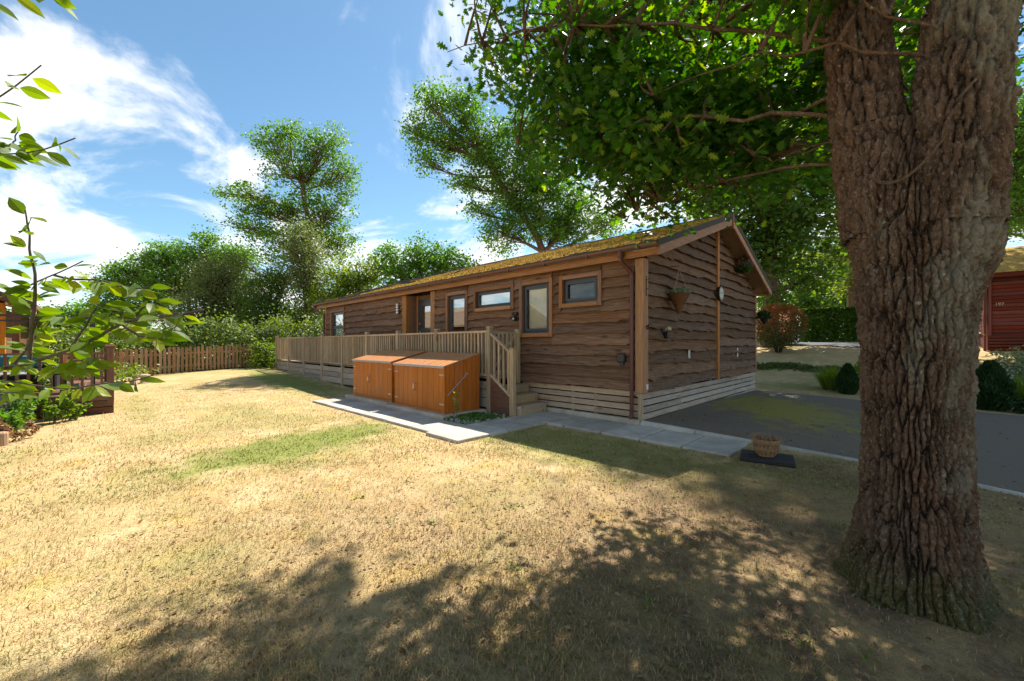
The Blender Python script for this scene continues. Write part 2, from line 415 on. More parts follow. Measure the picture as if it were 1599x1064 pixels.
def mat_asphalt():
    m, nt, bs = mat_new('asphalt'); p = pos(nt)
    f = noise(nt, p, 160, 3, .7); g = noise(nt, p, 1.1, 5, .6); n2 = noise(nt, p, 3.2, 6, .7, .5)
    c = mixc(nt, ramp(nt, f, .35, .7), (.105, .087, .066), (.24, .205, .165)); c = mixc(nt, ramp(nt, g, .32, .66, .1, .75), c, (.18, .132, .088))
    mp = nt.nodes.new('ShaderNodeMapping'); mp.vector_type = 'TEXTURE'; nt.links.new(p, mp.inputs[0])
    mp.inputs['Location'].default_value = (1.35, 3.7, 0); mp.inputs['Scale'].default_value = (1.5, 2.7, 1e6); mp.inputs['Rotation'].default_value = (0, 0, R_(25))
    ln = nt.nodes.new('ShaderNodeVectorMath'); ln.operation = 'LENGTH'; nt.links.new(mp.outputs[0], ln.inputs[0])
    k = math_(nt, 'ADD', ln.outputs['Value'], math_(nt, 'MULTIPLY', math_(nt, 'SUBTRACT', n2, .5), 2.6))
    mm = math_(nt, 'MULTIPLY', ramp(nt, k, .35, 1.05, 1, 0), ramp(nt, noise(nt, p, 20, 4, .7), .3, .62, .35, 1))
    c = mixc(nt, mm, c, mixc(nt, f, (.20, .185, .02), (.40, .34, .04)))
    nt.links.new(c, bs.inputs['Base Color']); bs.inputs['Roughness'].default_value = .85; bs.inputs['Specular IOR Level'].default_value = .3
    bump(nt, bs, f, .5, .01); return m
def mat_bark(name='oak_bark', moss=True):
    m, nt, bs = mat_new(name); p = pos(nt)
    at = nd(nt, 'ShaderNodeAttribute', attribute_name='ridge')
    n = noise(nt, p, 9, 6, .7, 0, (1, 1, .35)); n2 = noise(nt, p, 45, 5, .7); n3 = noise(nt, p, 2.2, 4, .6, .6, (1, 1, .35))
    c = mixc(nt, ramp(nt, n, .3, .7), (.085, .050, .031), (.21, .138, .092))
    c = mixc(nt, ramp(nt, n2, .5, .72, 0, .55), c, (.29, .225, .17))
    c = mixc(nt, ramp(nt, n3, .48, .68, 0, .5), c, (.23, .115, .06))            # rusty plates
    c = mixc(nt, ramp(nt, at.outputs['Fac'], .1, .8, .95, 0), c, (.030, .019, .013))  # fissures painted near-black to deepen their shade
    lich = noise(nt, p, 3.1, 6, .68, .3, (1.4, 1.4, .45))
    if moss:
        sp = nt.nodes.new('ShaderNodeSeparateXYZ'); nt.links.new(p, sp.inputs[0])
        side = ramp(nt, sp.outputs[0], TRUNK[0]+.02, TRUNK[0]+.2, .0, .16)
        c = mixc(nt, ramp(nt, math_(nt, 'ADD', lich, side), .58, .72, 0, .7), c, (.29, .285, .215))
        gm = ramp(nt, math_(nt, 'ADD', sp.outputs[2], math_(nt, 'MULTIPLY', lich, -.5)), -.28, .16, .75, 0)
        c = mixc(nt, gm, c, (.085, .10, .022))
        spots = nt.nodes.new('ShaderNodeTexVoronoi'); nt.links.new(p, spots.inputs['Vector']); spots.inputs['Scale'].default_value = 17
        c = mixc(nt, math_(nt, 'MULTIPLY', ramp(nt, spots.outputs['Distance'], .12, .2, .8, 0), ramp(nt, lich, .5, .6)), c, (.40, .40, .34))
    nt.links.new(c, bs.inputs['Base Color']); bs.inputs['Roughness'].default_value = .92; bs.inputs['Specular IOR Level'].default_value = .15
    n5 = noise(nt, p, 85, 4, .75, 0, (1, 1, .5)); c2 = mixc(nt, ramp(nt, n5, .54, .68, 0, .75), c, (.40,.33,.265)); c2 = mixc(nt, ramp(nt, n5, .30, .44, .55, 0), c2, (.06, .036, .022)); nt.links.new(c2, bs.inputs['Base Color'])
    bump(nt, bs, math_(nt, 'ADD', math_(nt, 'ADD', n2, n), n5), 1.0, .02); return m
def mat_slab(name, a, b):
    m, nt, bs = mat_new(name); p = pos(nt)
    oi = nt.nodes.new('ShaderNodeObjectInfo').outputs['Random']
    n = noise(nt, p, 2.5, 6, .65); f = noise(nt, p, 90, 3, .6); st = noise(nt, p, 7, 5, .7, .5)
    c = mixc(nt, ramp(nt, n, .3, .7), a, b); c = mixc(nt, ramp(nt, st, .55, .75, 0, .45), c, tuple(.5*k for k in a)); c = mixc(nt, ramp(nt, f, .5, .75, 0, .3), c, tuple(1.25*k for k in b))
    hv = nt.nodes.new('ShaderNodeHueSaturation'); nt.links.new(c, hv.inputs['Color']); nt.links.new(ramp(nt, oi, 0, 1, .85, 1.12, False), hv.inputs['Value'])
    nt.links.new(hv.outputs[0], bs.inputs['Base Color']); bs.inputs['Roughness'].default_value = .9; bs.inputs['Specular IOR Level'].default_value = .2
    bump(nt, bs, math_(nt, 'ADD', f, n), .35, .006); return m

M = {}
M['lawn'] = mat_lawn(); M['blade'] = mat_blade(); M['asphalt'] = mat_asphalt(); M['bark'] = mat_bark()
M['bark2'] = mat_bark('tree_bark', False)
M['slab'] = mat_slab('paving_slab', (.335,.305,.26), (.48,.45,.395)); M['conc'] = mat_slab('concrete', (.36,.31,.24), (.52,.47,.39))
M['kerb'] = mat_slab('kerb_concrete', (.34,.33,.30), (.48,.47,.44))
M['waney_x'] = wood('waney_board_front', (.105,.053,.028), (.265,.150,.087), 0, .8)
M['waney_y'] = wood('waney_board_gable', (.092,.051,.028), (.23,.142,.084), 1, .85)
M['trim_x'] = wood('trim_timber_x', (.27,.130,.058), (.42,.215,.105), 0, .6, knots=False)
M['trim_y'] = wood('trim_timber_y', (.27,.130,.058), (.42,.215,.105), 1, .6, knots=False)
M['trim_z'] = wood('trim_timber_z', (.26,.122,.048), (.41,.205,.088), 2, .6, knots=False)
M['casing_x'] = wood('casing_x', (.19,.088,.042), (.31,.155,.08), 0, .6, knots=False); M['casing_z'] = wood('casing_z', (.19,.088,.042), (.31,.155,.08), 2, .6, knots=False)
M['slat_x'] = wood('skirt_slat_x', (.40,.27,.165), (.56,.42,.29), 0, .85, weather=(.33,.29,.24))
M['slat_y'] = wood('skirt_slat_y', (.36,.30,.23), (.55,.48,.39), 1, .85, weather=(.42,.40,.36))
M['deck_x'] = wood('deck_timber_x', (.34,.245,.145), (.53,.41,.27), 0, .8, weather=(.31,.28,.23))
M['deck_z'] = wood('deck_timber_z', (.34,.245,.145), (.53,.41,.27), 2, .8, weather=(.33,.29,.23))
M['deckgrey_x'] = wood('deck_skirt_grey', (.29,.24,.18), (.45,.39,.31), 0, .88, weather=(.30,.28,.25))
M['brown_z'] = wood('brown_paint_z', (.105,.044,.022), (.185,.082,.043), 2, .6, knots=False)
M['brown_x'] = wood('brown_paint_x', (.105,.046,.024), (.18,.082,.045), 0, .6, knots=False)
M['brown_y'] = wood('brown_paint_y', (.105,.046,.024), (.18,.082,.045), 1, .6, knots=False)
M['picket'] = wood('picket_brown', (.29,.165,.095), (.44,.275,.165), 2, .75, knots=False)
M['shed_z'] = wood('shed_orange_z', (.37,.098,.007), (.48,.145,.013), 2, .42, .6, knots=False, spec=.45, var=.22)
M['shed_y'] = wood('shed_orange_y', (.42,.17,.055), (.54,.24,.085), 1, .38, .6, knots=False, spec=.5, var=.3)
M['red_x'] = wood('red_cabin_x', (.12,.018,.007), (.19,.034,.012), 0, .75, knots=False)
M['red_z'] = wood('red_cabin_z', (.17,.028,.010), (.25,.05,.018), 2, .75, knots=False)
M['orange_z'] = wood('orange_post', (.48,.17,.03), (.60,.25,.06), 2, .5, knots=False)
M['upvc'] = plain('anthracite_frame', (.030,.034,.042), .35, 0, .5)
M['black'] = plain('black_plastic', (.014,.014,.015), .4)
M['blackmetal'] = plain('black_metal', (.012,.012,.013), .45)
M['white'] = plain('white_plastic', (.72,.72,.70), .5); M['steel'] = plain('steel', (.55,.55,.55), .3, .9); M['grey_metal'] = plain('zinc_edge', (.42,.42,.43), .4, .6)
M['gutter'] = plain('brown_gutter', (.16,.065,.040), .35, 0, .5); M['pipe'] = plain('brown_pipe', (.10,.028,.020), .35, 0, .5)
M['felt'] = plain('roof_felt', (.075,.072,.066), .9, 0, .2, .3, 14, .5)
M['soffit'] = wood('soffit_board', (.42,.22,.10), (.56,.32,.16), 1, .6, knots=False)
M['dark'] = plain('dark_inside', (.02,.018,.016), .9, 0, .1); M['wallback'] = plain('dark_wall_backing', (.03,.02,.015), .9, 0, .1)  # near-black colours in place of the shade inside rooms and voids
M['blind'] = plain('cream_blind', (.86,.82,.70), .6); M['blindw'] = plain('white_blind', (.78,.80,.80), .6)
M['glass'] = glassmat('window_glass', .04, (.98,.99,.98)); M['glass_r'] = glassmat('reflecting_glass', .30)
M['terra'] = plain('terracotta', (.30,.185,.095), .85, 0, .2, .25, 20, .4); M['wicker'] = plain('wicker', (.17,.085,.04), .8, 0, .2, .35, 60, .5)
M['moss'] = leafmat('roof_moss', (.20,.105,.012), (.58,.345,.05), .0, .95, spec=.05)
M['strawdead'] = leafmat('dead_grass', (.26,.17,.10), (.42,.30,.19), .2, .9, spec=.1)
M['rope'] = plain('rope', (.40,.30,.18), .9)
M['stone'] = plain('stone', (.33,.31,.28), .9, 0, .2, .3, 5, .5)
M['gravel'] = mat_slab('pale_gravel', (.40,.38,.36), (.62,.60,.57))
M['oakleaf'] = leafmat('oak_leaf', (.026,.100,.012), (.090,.225,.027), .52, .42, (.24,.36,.035))
M['leafA'] = leafmat('leaf_bright', (.055,.145,.022), (.14,.30,.046), .45)
M['leafB'] = leafmat('leaf_dark', (.045,.105,.016), (.12,.22,.034), .45)
M['leafC'] = leafmat('leaf_olive', (.080,.118,.034), (.17,.225,.075), .4)
M['leafD'] = leafmat('leaf_yellowgreen', (.090,.16,.02), (.23,.33,.05), .45)
M['leafS'] = leafmat('leaf_silver', (.10,.14,.055), (.24,.29,.14), .35)
M['hedge'] = leafmat('laurel_leaf', (.030,.09,.010), (.11,.23,.022), .25, .32, (.16,.24,.02), .5)
M['photinia'] = leafmat('photinia_leaf', (.14,.09,.025), (.50,.17,.05), .4, .4, (.66,.22,.10))
M['photgreen'] = leafmat('photinia_green', (.06,.085,.022), (.14,.16,.045), .35, .4)
M['conifer'] = leafmat('conifer', (.014,.040,.013), (.045,.095,.03), .15, .7, spec=.1)
M['cherry'] = leafmat('cherry_leaf', (.085,.165,.018), (.18,.28,.03), .55, .45, (.26,.33,.035))
M['twig'] = plain('twig_bark', (.11,.085,.065), .85, 0, .2, .35, 30, .4)
M['deadleaf'] = leafmat('dead_leaf', (.16,.09,.04), (.42,.31,.19), .2, .8, spec=.1)
M['lav'] = leafmat('lavender', (.13,.10,.15), (.26,.20,.27), .2, .8, spec=.1); M['flower'] = leafmat('pink_flower', (.35,.08,.22), (.62,.30,.45), .3, .7)
M['succ'] = leafmat('succulent', (.10,.20,.12), (.27,.40,.27), .2, .5)
M['teal'] = plain('teal_cushion', (.02,.16,.17), .8); M['rattan'] = plain('black_rattan', (.018,.017,.018), .6, 0, .4, .4, 60, .6)
M['beige'] = plain('number_beige', (.50,.40,.22), .5); M['render'] = plain('pale_wall', (.55,.50,.44), .9); M['tile'] = plain('clay_tile', (.33,.12,.05), .85, 0, .2, .3, 9, .4)
M['brick'] = plain('brick_wall', (.30,.12,.07), .9, 0, .2, .3, 30, .4)
M['mossy_tile'] = plain('mossy_tile', (.40,.26,.07), .9, 0, .1, .45, 5, .5)
M['logwood'] = wood('log_wood', (.25,.17,.11), (.40,.29,.20), 2, .9)
# EOF_MATERIALS

# ------------------------------------------------------------------ ground, drive, paths
def axis(lo, hi, a, b, step, far):
    n = np.arange(a, b+1e-6, step); g = 1.0
    l = [a]; s = step
    while l[-1] > lo: s *= 1.35; l.append(l[-1]-s)
    h = [b]; s = step
    while h[-1] < hi: s *= 1.35; h.append(h[-1]+s)
    return np.array(l[:0:-1] + list(n) + h[1:])
gx = axis(-900, 900, -22, 12, .3, 0); gy = axis(-900, 900, -12, 30, .3, 0)
X, Y = np.meshgrid(gx, gy); Z = tz(X, Y) - .02*sstep(3, 8, np.abs(0))
fl = grid_faces(len(gx), len(gy))
ground = np_mesh('ground', np.stack([X, Y, Z], -1).reshape(-1, 3), fl, np.full(len(fl)//4, 4), M['lawn'], smooth=True)
tag(ground, kind='structure')

def sheet(name, poly, mat, step=.3, up=.02, zf=None):
    """a patch of surface following the ground: rows between two edge curves given as functions of x"""
    xs, lo, hi = poly; n = max(3, int(np.max(np.array(hi)-np.array(lo))/step)+2)
    t = np.linspace(0, 1, n); x2 = np.linspace(xs[0], xs[-1], int((xs[-1]-xs[0])/step)+2)
    l2 = np.interp(x2, xs, lo); h2 = np.interp(x2, xs, hi)
    XX = np.repeat(x2[None], n, 0); YY = l2[None]*(1-t[:, None]) + h2[None]*t[:, None]
    ZZ = tz(XX, YY)+up + (zf(XX, YY) if zf else 0)
    f = grid_faces(len(x2), n)
    return tag(np_mesh(name, np.stack([XX, YY, ZZ], -1).reshape(-1, 3), f, np.full(len(f)//4, 4), mat, smooth=True), kind='structure')
def drive_z(x, y): return .085*np.clip(1-np.asarray(x)/2.6, 0, 1)*np.clip(1.5-np.abs(y)/6, 0, 1)
KX = [.02, 1.6, 2.86, 4.06, 6, 9, 14, 40]; KY = [-.02, -.03, -.10, -.52, -1.2, -2.0, -2.6, -3]
sheet('driveway', (KX, KY, [7.3, 7.1, 6.8, 6.3, 5.9, 5.6, 5.4, 5.0]), M['asphalt'], .3, .012, drive_z)
sheet('road', ([-30, -8, -3, 1, 4.5], [20.5, 20.3, 19.6, 18.2, 15.0], [24.5, 24.5, 24.3, 23.2, 20.4]), plain('road_asphalt', (.075,.078,.085), .9, 0, .2, .2, 30, .3), .4, .03)
sheet('gravel_path', ([3.4, 5, 9, 16], [11.6, 11.6, 11.4, 11.2], [13.0, 13.2, 13.3, 13.4]), M['gravel'], .3, .03)
# kerb edging stones along the drive
kp = []
xx = np.linspace(.03, 9, 400); yy = np.interp(xx, KX, KY); s = np.concatenate([[0], np.cumsum(np.hypot(np.diff(xx), np.diff(yy)))])
kerb = thing('kerb', (.03, -.05, 0), 'flush concrete kerb edging between dry lawn and dark drive', 'kerb')
for k in range(int(s[-1]/.9)):
    a, b = k*.9, k*.9+.888
    pa = (np.interp(a, s, xx), np.interp(a, s, yy)-.03); pb = (np.interp(b, s, xx), np.interp(b, s, yy)-.03)
    zt = [float(drive_z(q[0], 0))+.028 for q in (pa, pb)]
    mb = MB(); mb.beam((pa[0], pa[1], zt[0]-.06), (pb[0], pb[1], zt[1]-.06), .055, .12); mb.build('kerb_stone', M['kerb'], kerb)

# paving slabs: one path along the wall, a link to the steps, and a strip before the sheds
def slab(x0, x1, y0, y1, parent, z=.035):
    j = lambda a=.006: random.uniform(-a, a)
    mb = MB(); mb.box(x0+.011, x1-.011, y0+.011, y1-.011, z-.07, z, 0, .008); o = mb.build('slab', M['slab'], parent)
    me = o.data; r = [j(.006) for _ in range(3)]; cx, cy = (x0+x1)/2, (y0+y1)/2; ol = root_loc(parent)
    for v in me.vertices: v.co.z += r[0]*.5 + r[1]*(v.co.x+ol[0]-cx) + r[2]*(v.co.y+ol[1]-cy)
pav = thing('paving', (-1.3, -1.0, 0), 'pale grey paving slabs along wall, past steps and before the sheds', 'paving')
pav['kind'] = 'structure'; del pav['category']
xj = [-1.30, -.92, -.19, .47, 1.08, 1.69]
for a, b in zip(xj[:-1], xj[1:]):
    slab(a, b, -1.03, -.12, pav, .04 if b < 1 else .03)
for a, b in ((-.12-.62, -.12), (-1.34, -.74), (-1.94, -1.34), (-2.35, -1.94), (-3.0, -2.35)):
    slab(-2.12, -1.30, a, b, pav, .045)
xs = [-7.15, -6.25, -5.35, -4.45, -3.55, -2.70, -2.12]
for a, b in zip(xs[:-1], xs[1:]): slab(a, b, -2.90, -2.14, pav, .04+float(tz((a+b)/2, -2.5)))

# ------------------------------------------------------------------ the lodge
L0, W = -13.76, 7.41
ZE = 2.90                                            # underside of the fascia
OG = .40                                             # gable overhang
YE = -.17                                            # fascia plane
RIDGE_Y = W/2; SL = (4.45-3.13)/(RIDGE_Y+.24)        # roof slope
def roof_top(y): return 3.13 + SL*(RIDGE_Y+.24-abs(np.asarray(y)-RIDGE_Y))
lodge = thing('timber_lodge', (-6.9, 3.7, 0), 'dark brown waney board lodge with mossy pitched roof and timber veranda', 'lodge')
wall = MB()
wall.box(L0, -7.5, .12, W-.05, .1, 2.98).box(-7.5, -6.26, .36, W-.05, .1, 2.98).box(-6.26, -.06, .12, W-.05, .1, 2.98)
wall.prism([(.12, 2.981), (W-.05, 2.981), (W-.05, 2.99), (RIDGE_Y, 4.28), (.12, 2.99)], L0, -.06, 'x')
wall = wall.build('wall', M['wallback'], lodge)

# windows in the front wall: (x0, x1, z0, z1) of the outer trim
WINS = [(-13.15, -11.87, 1.05, 2.76, 'side'), (-5.52, -4.61, 1.575, 2.79, 'refl'), (-4.39, -3.0, 2.215, 2.79, 'wide'), (-2.83, -1.905, 1.575, 2.79, 'blind'), (-1.73, -.745, 2.145, 2.79, 'dark')]
RECESS = (-7.76, -6.045)
def wavy(n, L, amp, seed):
    t = np.linspace(0, L, n); s = seed*13.7
    w = (fbm(t*1.6+s, s, 0, 4, seed % 97)-.5)*2.0*amp + (vnoise(t*5.5+s, s+3.3)-.5)*amp*.5
    if random.random() < .75:                        # bark knots: a lobe with a steep side
        for _ in range(random.randint(1, 3)):
            c = random.uniform(0, L); d = t-c; k = random.uniform(.12, .3); w += np.where(d < 0, -amp*.9*np.exp(d/k), amp*.25*np.exp(-d/.06)-amp*0)*random.choice((1, .7, .5))
    return w-np.mean(w)
BSEED = [1]
def board_front(x0, x1, z0, z1, clip_lo=None, clip_hi=None, amp=.030):
    if x1-x0 < .05: return
    BSEED[0] += 1; n = max(5, int((x1-x0)/.085)+2); xs = np.linspace(x0, x1, n); w = wavy(n, x1-x0, amp, BSEED[0])
    zb = z0+w; zt = np.full(n, z1+.03)
    if clip_lo is not None: zb = np.full(n, clip_lo)
    if clip_hi is not None: zt = np.full(n, clip_hi)
    bow = (vnoise(xs*2.3, BSEED[0]*1.7)-.5)*.012
    rows = [np.stack([xs, np.full(n, .05), zb+.004], -1), np.stack([xs, -.075+bow, zb], -1), np.stack([xs, -.046+bow*.6, zb+(zt-zb)*.45], -1), np.stack([xs, np.full(n, -.004), zt], -1), np.stack([xs, np.full(n, .05), zt], -1)]
    f = grid_faces(n, 5)
    np_mesh('board', np.concatenate(rows), f, np.full(len(f)//4, 4), M['waney_x'], wall, smooth=False)
zc = [.625]
while zc[-1] < 2.86: zc.append(zc[-1]+random.uniform(.185, .225))
zc[-1] = 2.93
for k in range(len(zc)-1):
    z0, z1 = zc[k], zc[k+1]
    cuts = []
    for (a, b, c, d, _) in WINS: 
        if min(z1, d-.03)-max(z0, c+.03) > .025: cuts.append((a+.03, b-.03, c, d))
    cuts.append((RECESS[0]+.03, RECESS[1]-.03, 0, 3))
    cuts.sort(); x = L0+.06
    def run(a, b):
        # long runs are two boards butted together
        if b-a > 3.6:
            m = a+(b-a)*random.uniform(.35, .65); board_front(a, m-.002, z0, z1); board_front(m+.002, b, z0+random.uniform(-.01, .01), z1)
        else: board_front(a, b, z0, z1)
    for (a, b, c, d) in cuts:
        run(x, a)
        if d < 3:
            if z1-d > .04: board_front(a, b, z0, z1, clip_lo=d-.02)
            if c-z0 > .04: board_front(a, b, z0, z1, clip_hi=c+.02)
        x = b
    run(x, -.1)
# gable boards in two bays either side of the middle post
def board_gable(y0, y1, z0, z1, amp=.046):
    BSEED[0] += 1; n = max(6, int((y1-y0)/.075)+2); ys = np.linspace(y0, y1, n); w = wavy(n, y1-y0, amp, BSEED[0])
    zr = roof_top(ys)-.17; zb = np.minimum(z0+w, zr-.004); zt = np.minimum(z1+.035, zr)
    keep = (zt-zb) > .006
    if keep.sum() < 3: return
    ys, zb, zt = ys[keep], zb[keep], zt[keep]; n = len(ys)
    bow = (vnoise(ys*2.3, BSEED[0]*1.7)-.5)*.02
    rows = [np.stack([np.full(n, -.06), ys, zb+.004], -1), np.stack([.085+bow, ys, zb], -1), np.stack([.048+bow*.6, ys, zb+(zt-zb)*.45], -1), np.stack([np.full(n, .004), ys, zt], -1), np.stack([np.full(n, -.06), ys, zt], -1)]
    f = grid_faces(n, 5); np_mesh('board', np.concatenate(rows), f, np.full(len(f)//4, 4), M['waney_y'], wall)
for (a, b) in ((.1, 3.72), (3.86, W-.12)):
    z = .60
    while z < 4.2:
        z1 = z+random.uniform(.185, .24); board_gable(a, b, z, z1); z = z1
# skirt slats, front and gable, on battens over near-black sheets that paint the shade beneath the floor
void = MB(); void.box(L0, -.09, .06, .11, .06, .62).box(-.12, -.07, .1, W-.1, .06, .62); void.build('underfloor_shade_sheet', M['dark'], lodge)
for k in range(4):
    z0 = .145+k*.119
    for a, b in ((-2.78, -1.5), (-1.497, -.03)) if k % 2 else ((-2.78, -.93), (-.927, -.035)):
        mb = MB(); mb.box(a, b, -.02, .012, z0, z0+.098, 0, .004); mb.build('skirt_slat', M['slat_x'], lodge)
    js = [.02, 1.75+random.uniform(-.1, .1), 3.55, 5.4+random.uniform(-.2, .2), W]
    for a, b in zip(js[:-1], js[1:]):
        mb = MB(); mb.box(-.002, .03, a+.003, b-.003, .105+k*.122+random.uniform(-.003, .003), .105+k*.122+.100, 0, .004); mb.build('skirt_slat', M['slat_y'], lodge)
for x in (-1.45, -.93): MB().box(x-.03, x+.03, .013, .055, .08, .61).build('batten', M['deck_z'], lodge)
for y in (1.75, 3.55, 5.4): MB().box(-.06, -.004, y-.03, y+.03, .03, .60).build('batten', M['deck_z'], lodge)
MB().box(-2.8, .0, -.07, .05, -.05, .115, 0, .01).build('foundation', M['conc'], lodge)
MB().box(.0, .05, -.07, 7.3, -.05, .075, 0, .008).build('foundation', M['kerb'], lodge)
MB().box(-.045, .028, -.035, .017, .12, .62).build('corner_stud', M['deck_z'], lodge)

# posts
def post(x0, x1, y0, y1, z0, z1, m='trim_z', name='post', parent=None, bev=.008):
    mb = MB(); mb.box(x0, x1, y0, y1, z0, z1, 0, bev); return mb.build(name, M[m], parent or lodge)
post(-.085, .075, -.07, .115, .575, 2.905, name='corner_post')
post(0, .10, 3.725, 3.855, .59, 4.20, name='gable_post')
post(-.03, .07, W-.13, W-.0, .58, 2.95, name='corner_post')
post(-7.765, -7.53, -.06, .10, .70, 2.905); post(-6.255, -6.045, -.06, .10, .70, 2.905)
post(L0-.02, L0+.12, -.06, .10, .6, 2.905, name='corner_post')
ke = MB(); ke.box(.076, .082, .03, .095, .64, .73); ke.build('meter_plate', M['white'], lodge)
# porch recess
rc = MB(); rc.box(-7.53, -7.485, .10, .36, .7, 2.9).box(-6.275, -6.256, .10, .36, .7, 2.9).box(-7.484, -6.276, .33, .355, .7, 2.9); rc.build('porch_lining', M['waney_x'], lodge)
door = MB(); door.box(-7.38, -7.30, .27, .33, .74, 2.76).box(-6.40, -6.32, .27, .33, .74, 2.76).box(-7.30, -6.40, .27, .33, 2.68, 2.76)
door.box(-7.295, -7.18, .255, .315, .76, 2.675).box(-6.52, -6.405, .255, .315, .76, 2.675).box(-7.18, -6.52, .255, .315, 2.56, 2.675).box(-7.18, -6.52, .255, .315, 1.80, 1.90).box(-7.18, -6.52, .255, .315, .76, .95)
door = door.build('door', M['upvc'], lodge)
MB().box(-7.18, -6.52, .282, .288, .95, 1.80).build('pane', M['glass_r'], door); MB().box(-7.18, -6.52, .282, .288, 1.90, 2.56).build('pane', M['glass_r'], door)
MB().tube([(-7.24, .255, 1.72), (-7.24, .20, 1.72), (-7.12, .20, 1.72)], .011, 8).box(-7.265, -7.215, .246, .2545, 1.60, 1.84).build('handle', M['steel'], door)
MB().box(-7.275, -7.225, .236, .2545, 2.02, 2.07).build('letter_plate', M['steel'], door)
MB().box(-7.483, -7.39, .28, .329, .7, 2.9).build('trim', M['trim_z'], lodge)

def window(x0, x1, z0, z1, kind):
    tr = .085
    fr = MB(); a, b, c, d = x0+tr, x1-tr, z0+tr, z1-tr; y0, y1 = -.01, .06; t = .045
    fr.box(a, b, y0, y1, c, c+t).box(a, b, y0, y1, d-t, d).box(a, a+t, y0, y1, c+t, d-t).box(b-t, b, y0, y1, c+t, d-t)
    a2, b2, c2, d2 = a+t+.004, b-t-.004, c+t+.004, d-t-.004; s = .048 if kind != 'wide' else .03
    split = c2 + (d2-c2)*.62 if kind == 'side' else None
    sash = [(c2, d2)] if split is None else [(c2, split), (split+.01, d2)]
    for (e, g) in sash:
        fr.box(a2, b2, y0-.018, y1-.02, e, e+s).box(a2, b2, y0-.018, y1-.02, g-s, g).box(a2, a2+s, y0-.018, y1-.02, e+s, g-s).box(b2-s, b2, y0-.018, y1-.02, e+s, g-s)
    if kind != 'wide': fr.box((a+b)/2-.03, (a+b)/2+.03, y0-.022, y0-.0185, c+.02, c+.03)
    w = fr.build('window', M['upvc'], lodge)
    w['label'] = {'side': 'anthracite two-pane window at the far end of the front wall', 'refl': 'tall narrow anthracite window beside the porch', 'wide': 'low wide high-level window', 'blind': 'tall anthracite window with cream slatted blind', 'dark': 'small high anthracite window with dark obscure glass'}[kind]
    for (e, g) in sash:
        MB().box(a2+s-.005, b2-s+.005, .014, .02, e+s-.005, g-s+.005).build('pane', M['glass_r' if kind in ('refl', 'wide', 'side') else 'glass'], w)
    # casing boards stand proud of the wall
    for nm, q, m in (('casing_board', (x0, x0+tr, -.085, .07, z0, z1), 'casing_z'), ('casing_board', (x1-tr, x1, -.085, .07, z0, z1), 'casing_z'), ('casing_board', (x0+tr+.001, x1-tr-.001, -.083, .07, z1-tr, z1-.002), 'casing_x'), ('sill_board', (x0+tr+.001, x1-tr-.001, -.095, .07, z0+.002, z0+tr), 'trim_x')):
        mb = MB(); mb.box(*q, 0, .005); mb.build(nm, M[m], w)
    if kind == 'blind':
        bl = MB(); z = c2+.02
        while z < d2-.02: bl.beam((a2+.045, .065, z), (b2-.045, .065, z), .024, .002, up=(0, .65, .76)); z += .0225
        tag(bl.build('blind', M['blind'], w), kind='stuff')
    elif kind in ('wide', 'side'):
        MB().box(a+.01, b-.01, .075, .08, c+.01, d-.01).build('blind', M['blindw'], w)
    elif kind == 'refl':
        mb = MB(); mb.box(a+.03, b-.03, .08, .084, d-.42, d-.01).build('blind', M['blindw'], w)
    else:
        mb = MB(); x = a2+.03
        while x < b2-.03: mb.tube([(x, .075, c2), (x, .075, d2)], .008, 5); x += .019
        tag(mb.build('net_curtain', plain('grey_net', (.045,.055,.05), .8), w), kind='stuff')
for wdef in WINS: window(*wdef)

# roof: two slopes of felt shingle courses, ridge, barge boards, fascia, soffit
roof = MB()
XR0, XR1 = L0-.76, OG
for sgn in (1, -1):
    y_e = -.26 if sgn == 1 else W+.26
    ze = float(roof_top(y_e))
    roof.add([(XR0, y_e, ze-.11), (XR1, y_e, ze-.11), (XR1, RIDGE_Y, 4.45-.11), (XR0, RIDGE_Y, 4.45-.11), (XR0, y_e, ze-.03), (XR1, y_e, ze-.03), (XR1, RIDGE_Y, 4.42), (XR0, RIDGE_Y, 4.42)],
             [(3,2,1,0),(4,5,6,7),(0,1,5,4),(1,2,6,5),(2,3,7,6),(3,0,4,7)])
roof = roof.build('roof', M['felt'], lodge)
nco = 16
for sgn in (1, -1):
    for k in range(nco):
        t0, t1 = k/nco, (k+1)/nco
        ya = -.275+t0*(RIDGE_Y+.275); yb = -.275+min(1, t1+.01)*(RIDGE_Y+.275); za, zb = float(roof_top(ya)), float(roof_top(yb))
        if sgn == -1: ya, yb = W-ya, W-yb
        xs2 = np.linspace(XR0-.01, XR1+.012, 40 if sgn == 1 else 3); n = len(xs2); wv = (vnoise(xs2*2., k*3.1)-.5)*.006
        rows = [np.stack([xs2, np.full(n, ya), za-.034+wv], -1), np.stack([xs2, np.full(n, ya), za+.004+wv], -1), np.stack([xs2, np.full(n, yb), zb-.018+0*wv], -1)]
        f = grid_faces(n, 3); np_mesh('shingle_course', np.concatenate(rows), f, np.full(len(f)//4, 4), M['felt'], roof)
MB().tube([(XR0-.01, RIDGE_Y, 4.44), (XR1+.014, RIDGE_Y, 4.44)], .055, 8).build('ridge_cap', M['felt'], roof)
